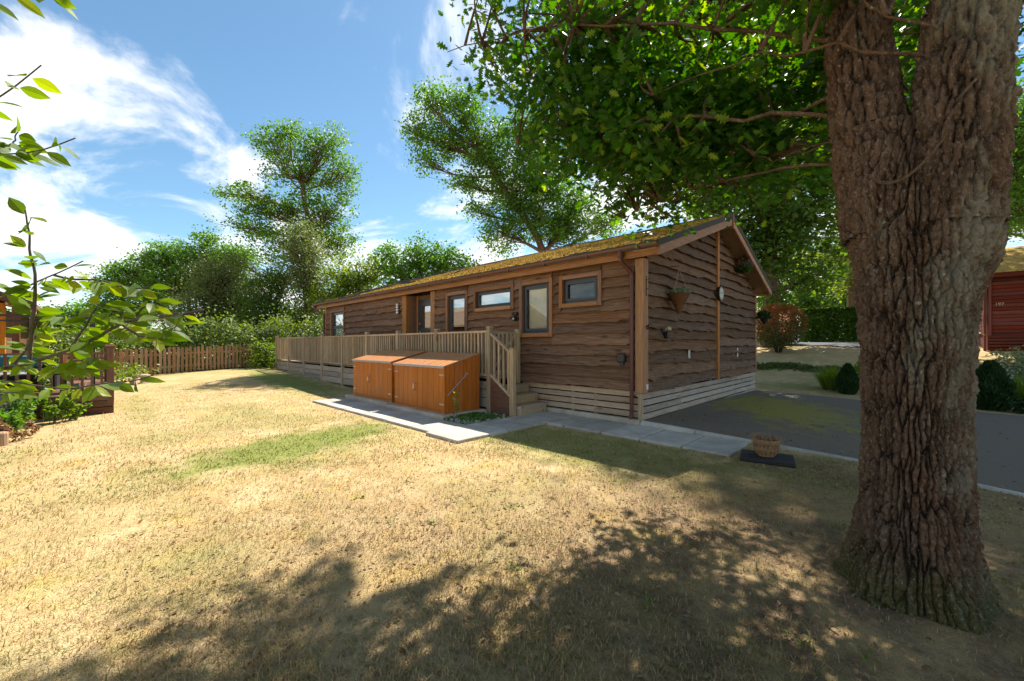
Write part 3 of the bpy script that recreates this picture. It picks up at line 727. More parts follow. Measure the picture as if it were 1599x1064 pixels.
# moss cushions on the front slope, thicker toward the gable end
nm = 22000
mx_ = XR1 - (XR1-XR0)*rng.random(nm)**1.15; my_ = -.26+(RIDGE_Y+.2)*rng.random(nm)
keep = (fbm(mx_*1.7, my_*2.4, 0, 4, 3) + .30*sstep(-13, -3, mx_) - .10*sstep(2.2, 3.6, my_)) > .60
mx_, my_ = mx_[keep], my_[keep]; sz = rng.uniform(.02, .11, len(mx_))
cent = np.stack([mx_, my_, roof_top(my_)-.008], -1)
BUMP = np.array([(.5,0,0),(.26,.43,0),(-.25,.43,0),(-.5,0,0),(-.25,-.43,0),(.25,-.43,0),(.06,.04,.42)]); BUMP_F = [(0,1,6),(1,2,6),(2,3,6),(3,4,6),(4,5,6),(5,0,6)]
ang = rng.random(len(mx_))*6.28; ro = np.zeros((len(mx_), 3, 3)); ro[:, 0, 0] = np.cos(ang); ro[:, 0, 1] = -np.sin(ang); ro[:, 1, 0] = np.sin(ang); ro[:, 1, 1] = np.cos(ang); ro[:, 2, 2] = rng.uniform(.5, 1.2, len(mx_)); ro[:, 2, 1] = SL*np.cos(ang); ro[:, 2, 0] = SL*np.sin(ang)
leaves('moss', cent, sz, BUMP, BUMP_F, M['moss'], roof, kind='stuff', rot=ro)
# verge strips and barge boards on the near gable
def slope_board(name, x0, x1, ya, yb, drop0, drop1, mat):
    v = []
    for x in (x0, x1):
        for y, dr in ((ya, drop1), (yb, drop1), (yb, drop0), (ya, drop0)): v.append((x, y, float(roof_top(y))-dr))
    mb = MB(); mb.add(v, [(0,1,2,3),(7,6,5,4),(0,4,5,1),(1,5,6,2),(2,6,7,3),(3,7,4,0)]); return mb.build(name, M[mat], lodge)
for (ya, yb) in ((-.27, RIDGE_Y-.002), (RIDGE_Y+.002, W+.27)):
    slope_board('verge', OG+.001, OG+.035, ya, yb, -.004, .105, 'felt')
    slope_board('barge_board', OG-.03, OG+.022, ya+.075 if ya < 0 else ya, yb if ya < 0 else yb-.075, .1055, .262, 'trim_y')
    slope_board('soffit', -.05, OG-.032, ya+.06 if ya < 0 else ya, yb if ya < 0 else yb-.06, .125, .150, 'soffit')
MB().box(OG-.035, OG+.045, RIDGE_Y-.035, RIDGE_Y+.035, 4.10, 4.44).build('ridge_block', M['trim_z'], lodge)
for sgn in (1, -1):
    y0 = YE if sgn == 1 else W-YE-.025
    for a, b in ((XR0+.02, -9.4), (-9.396, -4.6), (-4.596, OG-.031)):
        MB().box(a, b, y0, y0+.025, ZE, ZE+.195).build('fascia', M['trim_x'], lodge)
MB().box(XR0+.03, OG-.04, YE+.026, .06, ZE+.06, ZE+.08).build('eaves_soffit', M['soffit'], lodge)
# gutter (half round, open top), brackets, downpipes
def gutter(yc, name):
    n = 9; v = []
    for x in (XR0-.03, OG-.005):
        for r in (.058, .052):
            for k in range(n):
                t = math.pi + math.pi*k/(n-1); v.append((x, yc+r*math.cos(t), 3.085+r*math.sin(t)))
    f = []
    for r in (0, 1):
        for k in range(n-1): f.append((r*n+k, r*n+k+1, 2*n+r*n+k+1, 2*n+r*n+k))
    f += [(0, n, 3*n, 2*n), (n-1, 2*n-1, 4*n-1, 3*n-1)]
    g = MB(); g.add(v, f); g.lathe((0, 0, 0), [(.0001, 0), (.0001, .0001)], 3)
    for x in (XR0-.03, OG-.005): g.tube([(x-.004, yc, 3.07), (x+.004, yc, 3.07)], .056, 10)
    return g.build(name, M['gutter'], lodge)
gut = gutter(YE-.062, 'gutter')
for x in np.arange(-14.2, .3, 1.02): MB().box(x-.012, x+.012, YE-.124, YE-.001, 3.015, 3.10).build('bracket', M['gutter'], gut)
def downpipe(xo, xp, yb=-.10):
    d = MB(); yc = YE-.062
    d.lathe((xo, yc, 2.93), [(.045, 0), (.05, .02), (.05, .10), (.04, .115)], 12)
    d.tube([(xo, yc, 2.94), (xo, yc, 2.86), (xp, yb, 2.66), (xp, yb, 2.58), (xp, yb, .17)], .034, 10)
    for z in (2.55, .78): d.lathe((xp, yb, z), [(.04, 0), (.042, .01), (.042, .06), (.04, .07)], 12)
    d.tube([(xp, yb, .19), (xp-.03, yb-.04, .13)], .034, 10)
    o = d.build('downpipe', M['pipe'], lodge)
    for z in (2.2, 1.3, .5): MB().box(xp-.045, xp+.045, yb+.03, -.03, z, z+.03).build('pipe_clip', M['pipe'], o)
downpipe(-.27, -.13); downpipe(L0-.62, L0-.02, -.09)

# ------------------------------------------------------------------ fittings on the lodge
def lantern(px, pz):   # upright wall light left of the porch
    t = thing('wall_light', (px, -.06, pz-.17), 'slim stainless wall light with four lens panels left of the porch post', 'wall light')
    MB().box(px-.065, px+.065, -.085, -.045, pz-.17, pz+.17, 0, .01).build('backplate', M['black'], t)
    for k in range(4): MB().box(px-.05, px+.04, -.125, -.086, pz-.155+k*.08, pz-.155+k*.08+.062, 0, .006).build('lens', M['white'], t)
lantern(-7.96, 2.53)
t = thing('security_light', (-2.92, -.05, 2.03), 'black security camera light between wide window and tall blind window', 'security light')
MB().box(-2.97, -2.87, -.07, -.045, 1.95, 2.12, 0, .01).build('backplate', M['black'], t)
MB().lathe((-2.92, -.12, 1.94), [(.02, 0), (.045, .015), (.05, .06), (.04, .10), (.015, .11)], 14).build('camera_dome', M['black'], t, True)
for dx in (-.045, .045): MB().box(-2.92+dx-.035, -2.92+dx+.035, -.16, -.071, 2.06, 2.13, 0, .012).build('lamp_head', M['black'], t)
MB().tube([(-2.92, -.166, 1.985), (-2.92, -.172, 1.985)], .018, 12).build('lens', M['white'], t)
t = thing('outdoor_socket', (-.33, -.05, 1.1), 'small black outdoor socket box on the front boards beside downpipe', 'socket')
MB().box(-.41, -.26, -.13, -.042, 1.10, 1.26, 0, .018).build('cover', M['black'], t); MB().box(-.38, -.29, -.10, -.05, 1.06, 1.099).build('cable_gland', M['black'], t)
# clock on the gable post
def disc_x(name, c, r, x0, x1, mat, parent, n=28):
    mb = MB(); mb.tube([(x0, c[0], c[1]), (x1, c[0], c[1])], r, n); return mb.build(name, mat, parent)
t = thing('wall_clock', (.101, 3.79, 2.45), 'round dark rimmed outdoor clock on the gable post', 'clock')
disc_x('rim', (3.79, 2.63), .175, .101, .155, M['black'], t); disc_x('face', (3.79, 2.63), .145, .156, .160, plain('clock_face', (.50,.55,.50), .6), t)
for k in range(12):
    a = k*math.pi/6; y, z = 3.79+.118*math.sin(a), 2.63+.118*math.cos(a)
    MB().beam((.162, y, z), (.162, 3.79+.136*math.sin(a), 2.63+.136*math.cos(a)), .008, .003, up=(1,0,0)).build('hour_mark', M['black'], t)
for a, l in ((.9, .075), (5.0, .105)):
    MB().beam((.165, 3.79, 2.63), (.165, 3.79+l*math.sin(a), 2.63+l*math.cos(a)), .010, .003, up=(1,0,0)).build('hand', M['black'], t)
# gable lamp, two strip thermometers
t = thing('gable_lamp', (.05, .80, 1.52), 'small twin head solar lamp on gable wall by the corner post', 'lamp')
MB().box(.045, .06, .73, .87, 1.52, 1.78, 0, .004).build('backplate', M['black'], t)
MB().box(.061, .15, .755, .845, 1.53, 1.66, 0, .015).build('body', M['black'], t)
for dy in (-.04, .04): MB().tube([(.10, .80+dy, 1.70), (.16, .80+dy, 1.715)], [.025, .034], 12).build('lamp_head', M['beige'], t)
for y, lab in ((2.03, 'white strip thermometer on gable boards between hanging cone basket and middle post'), (5.46, 'white strip thermometer on gable boards beyond the middle post')):
    t = thing('thermometer', (.06, y, 1.08), lab, 'thermometer', 'thermometers on the gable wall')
    MB().box(.052, .064, y-.045, y+.045, 1.08, 1.32, 0, .005).build('plate', M['white'], t)
    MB().tube([(.067, y, 1.12), (.067, y, 1.29)], .006, 6).build('glass_tube', M['grey_metal'], t)
# hanging baskets
def hanging(name, c, top, label, kind):
    t = thing(name, (c[0], c[1], c[2]), label, 'hanging basket')
    cx, cy, cz = c
    if kind == 'cone':
        mb = MB(); prof = []
        for k in range(15):
            q = k/14; r = .02+.155*q; prof += [(r, .02+.36*q), (r+.02, .02+.36*q+.006), (r+.02, .02+.36*q+.017)]
        mb.lathe((cx, cy, cz), prof, 20); mb.build('wicker_cone', M['wicker'], t)
        n = 420; a = rng.random(n)*6.28; r = .2*np.sqrt(rng.random(n)); pc = np.stack([cx+r*np.cos(a), cy+r*np.sin(a), cz+.40+.12*rng.random(n)*(1.2-r/.2)], -1)
        leaves('succulents', pc, rng.uniform(.04, .075, n), HEX, HEX_F, M['succ'], t, up=.2)
        rims = [(cx+.17*math.cos(a), cy+.17*math.sin(a), cz+.39) for a in (0.3, 2.4, 4.5)]
    elif kind == 'ball':
        n = 1500; v = rng.normal(size=(n, 3)); v /= np.linalg.norm(v, axis=1)[:, None]; pc = np.array([cx, cy, cz+.22])+v*.20*rng.uniform(.8, 1.08, n)[:, None]
        f = (v[:, 2] > -.2) & (rng.random(n) < .42)
        leaves('foliage', pc[~f], rng.uniform(.03, .055, (~f).sum()), HEX, HEX_F, M['leafB'], t, up=0); leaves('flowers', pc[f], rng.uniform(.025, .045, f.sum()), HEX, HEX_F, M['flower'], t, up=0)
        MB().lathe((cx, cy, cz), [(.05, .03), (.13, .10), (.17, .20), (.15, .21)], 16).build('moss_bowl', M['black'], t)
        rims = [(cx+.15*math.cos(a), cy+.15*math.sin(a), cz+.28) for a in (0.3, 2.4, 4.5)]
    else:
        MB().lathe((cx, cy, cz), [(.03, 0), (.09, .10), (.16, .26), (.17, .27)], 16).build('cone_pot', M['black'], t)
        n = 500; a = rng.random(n)*6.28; r = .2*np.sqrt(rng.random(n)); pc = np.stack([cx+r*np.cos(a), cy+r*np.sin(a), cz+.28+.13*rng.random(n)*(1.3-r/.2)-.1*(r > .17)], -1)
        leaves('trailing_leaves', pc, rng.uniform(.04, .08, n), HEX, HEX_F, M['conifer'], t, up=0)
        rims = [(cx+.16*math.cos(a), cy+.16*math.sin(a), cz+.27) for a in (0.3, 2.4, 4.5)]
    for p in rims: MB().tube([p, (cx, cy, top)], .004, 5).build('chain', M['rope'], t)
    hk = MB()
    if kind == 'cone': hk.tube([(cx, cy, top), (cx, cy, top+.05), (.02, cy, top+.06)], .007, 6)
    else: hk.tube([(cx, cy, top), (cx, cy, float(roof_top(cy))-.155)], .007, 6)
    hk.build('hook', M['blackmetal'], t)
hanging('hanging_basket', (.24, 1.03, 1.98), 2.84, 'wicker cone hanging basket of green succulents near the corner post', 'cone')
hanging('hanging_basket', (.24, 5.35, 3.28), 3.86, 'round hanging basket ball of pink flowers high under the gable eaves', 'ball')
hanging('hanging_basket', (.27, 7.35, 2.02), 2.60, 'dark cone hanging basket with trailing leaves at the low end of the gable eaves', 'pot')
# iron trellis hooks on the corner post
t = thing('post_bracket', (.08, .02, 2.25), 'small black iron bracket on the orange corner post', 'bracket')
MB().tube([(.08, .02, 2.25), (.08, .02, 2.60)], .008, 6).tube([(.08, .02, 2.52), (.13, .05, 2.56)], .006, 6).tube([(.08, .02, 2.36), (.13, -.01, 2.38)], .006, 6).build('iron_bar', M['blackmetal'], t)
MB().tube([(.085, .0, 1.72), (.12, .03, 1.76), (.085, .05, 1.68)], .012, 6).build('cleat', M['blackmetal'], t)

# ------------------------------------------------------------------ veranda
DX0, DX1, DY = -16.885, -2.83, -.96
DZ = .735
deck = thing('veranda', (-9.8, -.5, 0), 'raised weathered timber veranda with baluster railing along the lodge front', 'veranda')
for k in range(7):
    y0 = DY+.05+k*.13
    if y0+.125 < -.05: MB().box(DX0+.02, DX1-.01, y0, y0+.122, DZ-.03, DZ).build('deck_plank', M['deck_x'], deck)
MB().box(DX0+.02, L0-.25, -.04, 2.2, DZ-.03, DZ-.001).build('deck_plank', M['deck_x'], deck)
post_x = [-16.885, -15.21, -13.43, -11.63, -9.915, -8.196, -6.42, -4.66, -2.83]
bal = MB(); bal.box(-.019, .019, -.019, .019, 0, .895); bal_me = bal.mesh(M['deck_z']); bal_me.name = 'baluster'
org = root_loc(deck)
for i, x in enumerate(post_x):
    zb = float(tz(x, DY))-.02
    p = post(x-.048, x+.048, DY-.048, DY+.048, zb, 1.755, 'deck_z', 'rail_post', deck, .006)
    MB().box(x-.06, x+.06, DY-.06, DY+.06, 1.756, 1.785, 0, .008).build('post_cap', M['deck_z'], p)
    if i:
        a, b = post_x[i-1]+.05, x-.05
        MB().box(a, b, DY-.035, DY+.035, 1.66, 1.705, 0, .006).build('top_rail', M['deck_x'], deck)
        MB().box(a, b, DY-.03, DY+.03, .765, .80, 0, .005).build('bottom_rail', M['deck_x'], deck)
        nb = 15
        for k in range(nb):
            xb = a + (k+.5)*(b-a)/nb
            link('baluster', bal_me, deck, (xb-org[0]+random.uniform(-.003, .003), DY-org[1], .775-org[2]), (0, random.uniform(-.006, .006), random.uniform(-.1, .1)))
        for q, (z0, z1) in enumerate(((.50, .655), (.325, .488), (.12, .312))):
            zz = max(z0, float(tz((a+b)/2, DY))+.0)
            if zz < z1-.03: MB().box(a, b, DY-.014, DY+.014, zz if q == 2 else z0, z1, 0, .005).build('skirt_board', M['deckgrey_x'], deck)
        MB().box(a, b, DY+.06, DY+.08, .1, .63).build('void_shade_panel', M['dark'], deck)  # near-black sheet painting the shade under the deck
MB().box(DX0-.02, DX0+.02, -.9, 2.2, 1.66, 1.70).build('top_rail', M['deck_x'], deck)
for k in range(24): link('baluster', bal_me, deck, (DX0-org[0], -.86+k*.125-org[1], .775))
MB().box(DX0-.014, DX0+.014, -.9, 2.2, .3, .65).build('skirt_board', M['deckgrey_x'], deck)
post(DX0-.048, DX0+.048, 2.2, 2.296, 0.1, 1.75, 'deck_z', 'rail_post', deck)
# inner post and gate at the stair head
post(-2.885, -2.785, -.165, -.075, .05, 1.755, 'deck_z', 'rail_post', deck)
gate = thing('veranda_gate', (-2.84, -.53, DZ), 'low timber gate closing the veranda at the top of the steps', 'gate')
MB().box(-2.86, -2.825, -.90, -.18, 1.63, 1.69, 0, .005).build('top_rail', M['deck_z'], gate); MB().box(-2.86, -2.825, -.90, -.18, .80, .86, 0, .005).build('bottom_rail', M['deck_z'], gate)
for k in range(6): MB().box(-2.822, -2.80, -.875+k*.125, -.815+k*.125, .78, 1.66, 0, .003).build('baluster', M['deck_z'], gate)
MB().beam((-2.843, -.88, .87), (-2.843, -.20, 1.62), .03, .05, up=(1,0,0)).build('brace', M['deck_z'], gate)
MB().box(-2.799, -2.788, -.90, -.84, 1.25, 1.28).build('latch', M['steel'], gate)
# steps
steps = thing('veranda_steps', (-2.4, -.5, 0), 'three heavy timber steps with sloping handrail up to the veranda', 'steps')
for k, (x1, zt) in enumerate(((-2.03, .225), (-2.27, .40), (-2.52, .575))):
    MB().box(-2.79, x1, -.895, -.09, .03 if k == 0 else (.225, .40)[k-1]+.001, zt, 0, .012).build('step', M['deck_x'], steps)
NX = -2.17
nw = post(NX-.05, NX+.05, DY-.05, DY+.05, .0, 1.33, 'deck_z', 'newel_post', steps); MB().box(NX-.06, NX+.06, DY-.06, DY+.06, 1.331, 1.355, 0, .008).build('post_cap', M['deck_z'], nw)
MB().beam((-2.78, DY, 1.635), (NX-.045, DY, 1.26), .07, .045).build('handrail', M['deck_x'], steps)
MB().beam((-2.78, DY, .795), (NX-.045, DY, .405), .06, .04).build('lower_rail', M['deck_x'], steps)
for k in range(4):
    q = (k+.7)/4.5; x = -2.78+(NX+2.78)*q; z0 = .795-.39*q/.93; z1 = 1.635-.375*q/.93
    MB().box(x-.019, x+.019, DY-.019, DY+.019, z0, z1).build('baluster', M['deck_z'], steps)
MB().add([(-2.78, DY-.015, .02), (NX-.05, DY-.015, .02), (NX-.05, DY-.015, .385), (-2.78, DY-.015, .775), (-2.78, DY+.015, .02), (NX-.05, DY+.015, .02), (NX-.05, DY+.015, .385), (-2.78, DY+.015, .775)], [(0,1,2,3),(7,6,5,4),(0,4,5,1),(1,5,6,2),(2,6,7,3),(3,7,4,0)]).build('side_panel', M['brown_x'], steps)

# ------------------------------------------------------------------ bike sheds
plz = .075
pl = thing('shed_base', (-4.95, -1.55, 0), 'low concrete plinth carrying the two orange sheds', 'plinth')
for a, b in ((-7.08, -4.95), (-4.946, -2.86)):
    MB().box(a, b, -2.11, -1.02, -.02, plz+.03*(b < -4.9)+.02, 0, .012).build('slab', M['conc'], pl)
def shed(x0, x1, zb, label):
    yf, yb = -1.98, -1.10; zf, zk = zb+.895, zb+1.12
    t = thing('bike_shed', ((x0+x1)/2, -1.54, zb), label, 'shed', 'orange sheds by the veranda')
    MB().prism([(yf+.02, zb), (yb-.005, zb), (yb-.005, zk-.02), (yf+.02, zf-.02)], x0+.022, x1-.022, 'x').build('carcass', M['dark'], t)  # near-black body, so the board gaps read as shaded grooves
    n = 10; w = (x1-x0)/n
    for k in range(n):
        gp = .003 if k not in (4, 5) else .003
        o = MB().box(x0+k*w+.0035, x0+(k+1)*w-.0035-(.006 if k == 4 else 0), yf, yf+.019, zb+.05, zf-.012, 0, .006).build('front_board', M['shed_z'], t)
    MB().box(x0, x1, yf+.004, yf+.019, zb, zb+.047).build('plinth_rail', M['shed_z'], t)
    m = 8; dw = (yb-yf-.02)/m
    for sx in (x0, x1-.02):
        for k in range(m):
            a, b = yf+.02+k*dw, yf+.02+(k+1)*dw; za = zf-.012+(zk-zf)*(a-yf)/(yb-yf); zb2 = zf-.012+(zk-zf)*(b-yf)/(yb-yf)
            MB().prism([(a+.003, zb+.005), (b-.003, zb+.005), (b-.003, zb2), (a+.003, za)], sx, sx+.02, 'x').build('side_board', M['shed_z'], t)
    lid = MB().prism([(yf-.02, zf-.008), (yb+.01, zk-.002), (yb+.01, zk+.008), (yf-.02, zf+.002)], x0-.01, x1+.01, 'x').build('lid', M['shed_y'], t)
    n = 14; w = (x1-x0+.02)/n
    for k in range(n):
        a = x0-.01+k*w
        MB().prism([(yf-.02, zf+.0025), (yb+.01, zk+.0085), (yb+.01, zk+.022), (yf-.02, zf+.016)], a+.008, a+w-.008, 'x').build('lid_board', M['shed_y'], lid)
    MB().prism([(yf-.035, zf-.03), (yf-.021, zf-.03), (yf-.021, zf+.02), (yf-.035, zf+.012)], x0-.012, x1+.012, 'x').build('lid_edge', M['grey_metal'], lid)
    for xh in (x0+.02, x1-.16):
        for zh in (zb+.16, zb+.72): MB().box(xh, xh+.14, yf-.006, yf-.0005, zh, zh+.028).build('hinge', M['grey_metal'], t)
    xm = x0+(x1-x0)*.455
    MB().tube([(xm, yf-.003, zb+.38), (xm, yf-.05, zb+.41), (xm, yf-.05, zb+.51), (xm, yf-.003, zb+.54)], .011, 8).build('door_handle', M['steel'], t)
    MB().tube([(x1+.012, yf+.06, zb+.34), (x1+.03, yf+.52, zb+.74)], .010, 8).tube([(x1, yf+.52, zb+.74), (x1+.04, yf+.52, zb+.74)], .026, 10).tube([(x1, yf+.16, zb+.40), (x1+.03, yf+.16, zb+.43)], .014, 8).build('lid_stay', M['grey_metal'], t)
shed(-6.885, -4.945, plz+.052, 'orange timber bike shed with sloping lid, farther from the steps')
shed(-4.825, -2.985, plz+.022, 'orange timber bike shed with sloping lid and metal stay, next to steps')

# ------------------------------------------------------------------ urn on its black tile
t = thing('plinth_tile', (2.05, -.84, 0), 'black square slab on the grass under the planter urn', 'slab')
mb = MB(); mb.box(-.28, .28, -.23, .23, .004, .05, 0, .008); o = link('tile', mb.mesh(plain('black_slate', (.03,.03,.032), .75, 0, .3, .4, 20, .4)), t, (0, 0, 0), (0, 0, R_(12)))
urn = thing('planter_urn', (2.04, -.84, .05), 'embossed terracotta planter urn of dead grass at the end of the path', 'planter')
prof = [(.125, 0), (.135, .012), (.13, .03), (.155, .06), (.185, .105), (.198, .14), (.19, .147), (.188, .20), (.20, .205), (.212, .225), (.222, .262), (.222, .29), (.205, .295), (.195, .27)]
MB().lathe((2.04, -.84, .052), prof, 32).build('bowl', M['terra'], urn, True)
rb = MB()
for k in range(22):
    a = k/22*6.283; c, s_ = math.cos(a), math.sin(a); a2 = a+.13
    rb.beam((2.04+.197*c, -.84+.197*s_, .052+.148), (2.04+.201*math.cos(a2), -.84+.201*math.sin(a2), .052+.202), .024, .022, up=(c, s_, 0))
rb.build('rope_band', M['terra'], urn); rb = MB()
for k in range(16):
    a = k/16*6.283; c, s_ = math.cos(a), math.sin(a); rb.beam((2.04+.15*c, -.84+.15*s_, .09), (2.04+.197*c, -.84+.197*s_, .180), .034, .022, up=(c, s_, 0))
rb.build('rib_band', M['terra'], urn)
MB().lathe((2.04, -.84, .052), [(.19, .262), (.10, .285), (.01, .29)], 20).build('soil', plain('soil', (.05,.033,.02), .95), urn)
dg = MB()
for k in range(260):
    a = random.random()*6.283; r0 = .17*math.sqrt(random.random()); r1 = r0+random.uniform(.05, .15); h = random.uniform(.03, .10); dr = random.uniform(-.17, .05)
    p0 = (2.04+r0*math.cos(a), -.84+r0*math.sin(a), .335); a2 = a+random.uniform(-.5, .5)
    p1 = (2.04+(r0+r1)/2*math.cos(a2), -.84+(r0+r1)/2*math.sin(a2), .335+h); p2 = (2.04+r1*1.05*math.cos(a2), -.84+r1*1.05*math.sin(a2), .335+dr)
    dg.tube([p0, p1, p2], [.0022, .002, .001], 3, cap=False)
tag(dg.build('dead_grass', plain('dead_stems', (.30,.205,.13), .9, 0, .1, .4, 50), urn), kind='stuff')
urn.scale = (.66, .66, .72)
# EOF_LODGE

# ------------------------------------------------------------------ trees and plants
def bez(a, b, bend, n=5, rg=rng):
    a, b = np.array(a, float), np.array(b, float); m = (a+b)/2 + np.array(bend); t = np.linspace(0, 1, n)[:, None]
    return (1-t)**2*a + 2*t*(1-t)*m + t*t*b
def many_tubes(paths, radii, n=4):
    """(k, m, 3) paths with (k, m) radii -> verts, flat faces"""
    k, m, _ = paths.shape; d = np.gradient(paths, axis=1); d /= np.linalg.norm(d, axis=2)[..., None]+1e-9
    ref = np.where(np.abs(d[..., 2:3]) > .9, np.array([1., 0, 0]), np.array([0, 0, 1.])); a = np.cross(d, ref); a /= np.linalg.norm(a, axis=2)[..., None]+1e-9; b = np.cross(d, a)
    th = np.arange(n)*2*np.pi/n
    v = paths[:, :, None, :] + radii[:, :, None, None]*(a[:, :, None, :]*np.cos(th)[None, None, :, None] + b[:, :, None, :]*np.sin(th)[None, None, :, None])
    f = grid_faces(n, m, True).reshape(-1, 4); fl = (f[None] + (np.arange(k)*m*n)[:, None, None]).reshape(-1)
    return v.reshape(-1, 3), fl
def tree(name, label, base, trunk, blobs, mat, leaf=.2, per=34, spread=.42, clump=1.0, group='trees behind the lodge', r0=.22, tmpl=None, seed=1, depth=1.0, density=1.0):
    """trunk: list of world points; blobs: (px, py, rx, ry, d) crown lobes given in photo pixels at depth d"""
    rg = np.random.default_rng(seed); t = thing(name, tuple(base), label, 'tree', group)
    tp = np.array([base]+list(trunk)); tr = np.linspace(r0, r0*.35, len(tp))
    # resample the trunk
    q = np.linspace(0, len(tp)-1, 14); tpath = np.stack([np.interp(q, np.arange(len(tp)), tp[:, i]) for i in range(3)], 1)
    tpath[1:-1] += rg.normal(0, r0*.25, (12, 3))*[1, 1, .3]; trr = np.interp(q, np.arange(len(tp)), tr); trr[0] *= 1.35
    v, f = many_tubes(tpath[None], trr[None], 9); V = [v]; Fc = [f]; nb = len(v)
    cents = []; tints = []
    for (px, py, rx, ry, d) in blobs:
        c = P(px, py, d); ax, az = rx/F*d, ry/F*d; ay = (ax+az)/2*depth
        i0 = min(int(np.argmin(np.linalg.norm(tpath-c, axis=1)+np.maximum(0, tpath[:, 2]-c[2])*1.2)), 12); st = tpath[max(i0-1, 1)]
        limb = bez(st, c, rg.normal(0, .12*np.linalg.norm(c-st), 3)+[0, 0, -.1*np.linalg.norm(c-st)], 8)
        v, f = many_tubes(limb[None], np.linspace(trr[i0]*.55, .03, 8)[None], 6); V.append(v); Fc.append(f+nb); nb += len(v)
        n = max(6, int(density*clump*12*(ax*ay*az)**(2/3)/(.55+.0*leaf)))
        u = rg.normal(size=(n, 3)); u /= np.linalg.norm(u, axis=1)[:, None]; u *= (rg.random(n)**.42)[:, None]
        pts = c + (u[:, :1]*ax)*np.append(RX, 0) + (u[:, 1:2]*ay)*np.append(FW, 0) + u[:, 2:]*np.array([0, 0, az])
        near = limb[rg.integers(3, 8, n)]
        tw = np.stack([bez(near[k], pts[k], rg.normal(0, .15, 3)*np.linalg.norm(near[k]-pts[k]), 4) for k in range(n)])
        v, f = many_tubes(tw, np.tile(np.array([.035, .025, .016, .008])*(leaf/.2), (n, 1)), 3); V.append(v); Fc.append(f+nb); nb += len(v)
        cn = np.repeat(pts, per, 0) + rg.normal(0, spread, (n*per, 3))*[1, 1, .62]*rg.uniform(.5, 1.2, (n, 1)).repeat(per, 0)
        cents.append(cn); tints.append(np.clip(np.repeat(rg.random(n), per)*.55 + rg.random(n*per)*.45, 0, 1))
    fl = np.concatenate(Fc)
    np_mesh('trunk', np.concatenate(V), fl, np.full(len(fl)//4, 4), M['bark2'], t, {'ridge': np.full(sum(len(x) for x in V), .7)}, smooth=True)
    cn = np.concatenate(cents); ti = np.concatenate(tints)
    tm, tf = (RHOMB*[1.12, 1.0, 1.0], RHOMB_F) if tmpl is None else tmpl
    ok = cn[:, 2] > tz(cn[:, 0], cn[:, 1])+.1; cn, ti = cn[ok], ti[ok]
    global rng; keep_rng, rng_ = None, rg
    leaves('crown', cn, rg.uniform(.6, 1.25, len(cn))*leaf, tm, tf, M[mat], t, up=.25, tint=ti, rot=rand_rot(len(cn), .25, rg))
    return t
def gp(px, d): q = P(px, 540, d); q[2] = tz(q[0], q[1]); return q       # a spot on the ground under a pixel column

tree('tall_tree', 'tall open crowned tree standing above the hedge behind the veranda end', gp(487, 33), [P(490, 440, 33), P(480, 340, 33), P(470, 260, 33)],
     [(425,222,38,26,33),(455,205,22,16,33),(505,228,45,30,33),(535,275,24,40,33),(470,275,50,40,33),(385,303,44,14,33),(420,330,50,18,32.5),(515,335,42,36,33),(390,358,52,16,33),(455,385,60,26,32),(365,405,36,18,33),(530,380,30,34,33.5),(345,300,10,6,33),(450,325,40,24,33.5),(480,360,40,22,33.5)], 'leafA', .21, 26, .40, .95, seed=3, r0=.34)
tree('leaning_tree', 'tree with ivy clad trunk leaning over the mossy roof', gp(872, 25), [P(858, 430, 25), P(835, 365, 25), P(795, 305, 25), P(755, 240, 25), P(720, 190, 25)],
     [(672,160,28,26,25),(655,205,25,24,25),(715,165,38,30,25),(690,225,40,30,25),(665,255,22,18,25),(745,215,46,40,25),(725,285,26,26,25),(770,255,44,36,25),(800,300,52,44,25),(745,330,24,16,25),(840,330,50,48,25),(785,365,38,34,25),(880,360,44,40,25),(850,270,52,44,25.5),(830,210,50,46,26),(900,320,40,36,26),(940,350,34,22,26)], 'leafA', .17, 38, .36, 1.4, seed=8, r0=.30)
tree('broad_tree', 'broad low crowned tree beyond the far end of picket fence', gp(300, 37), [P(300, 500, 37), P(290, 450, 37)],
     [(255,405,46,24,37),(210,425,40,26,37),(180,450,30,24,37),(310,400,44,24,37),(290,445,62,34,37),(345,430,40,36,37),(230,475,46,30,37),(325,370,20,10,37),(375,400,34,20,37),(170,485,24,24,37)], 'leafA', .22, 34, .45, 1.2, seed=12, r0=.3)
tree('grey_willow', 'grey green bushy tree between broad tree and tall tree', gp(350, 31), [P(350, 480, 31)],
     [(345,440,46,50,31),(330,490,56,50,31),(380,470,40,50,31),(365,520,60,40,31),(300,520,40,30,31)], 'leafC', .17, 40, .5, 1.3, seed=15)
tree('holly_tree', 'dense dark evergreen tree standing left of the veranda end', gp(430, 27), [P(430, 470, 27)],
     [(425,470,40,46,27),(405,510,46,36,27),(450,510,44,38,27),(440,430,32,26,27),(475,500,34,40,27)], 'leafB', .16, 40, .42, 1.4, seed=17)
tree('olive_tree', 'pale olive leaved tree in front of the tall tree', gp(480, 26), [P(480, 460, 26)],
     [(478,400,34,42,26),(490,440,40,40,26),(470,370,22,26,26),(500,470,36,34,26)], 'leafC', .15, 44, .42, 1.3, seed=19)
tree('bright_bush_tree', 'bright green rounded tree behind the lodge roof end', gp(545, 25), [P(545, 460, 25)],
     [(540,430,34,32,25),(565,450,40,32,25),(525,470,34,36,25),(590,420,28,24,25),(560,490,50,30,25)], 'leafD', .17, 40, .36, 1.2, seed=21)
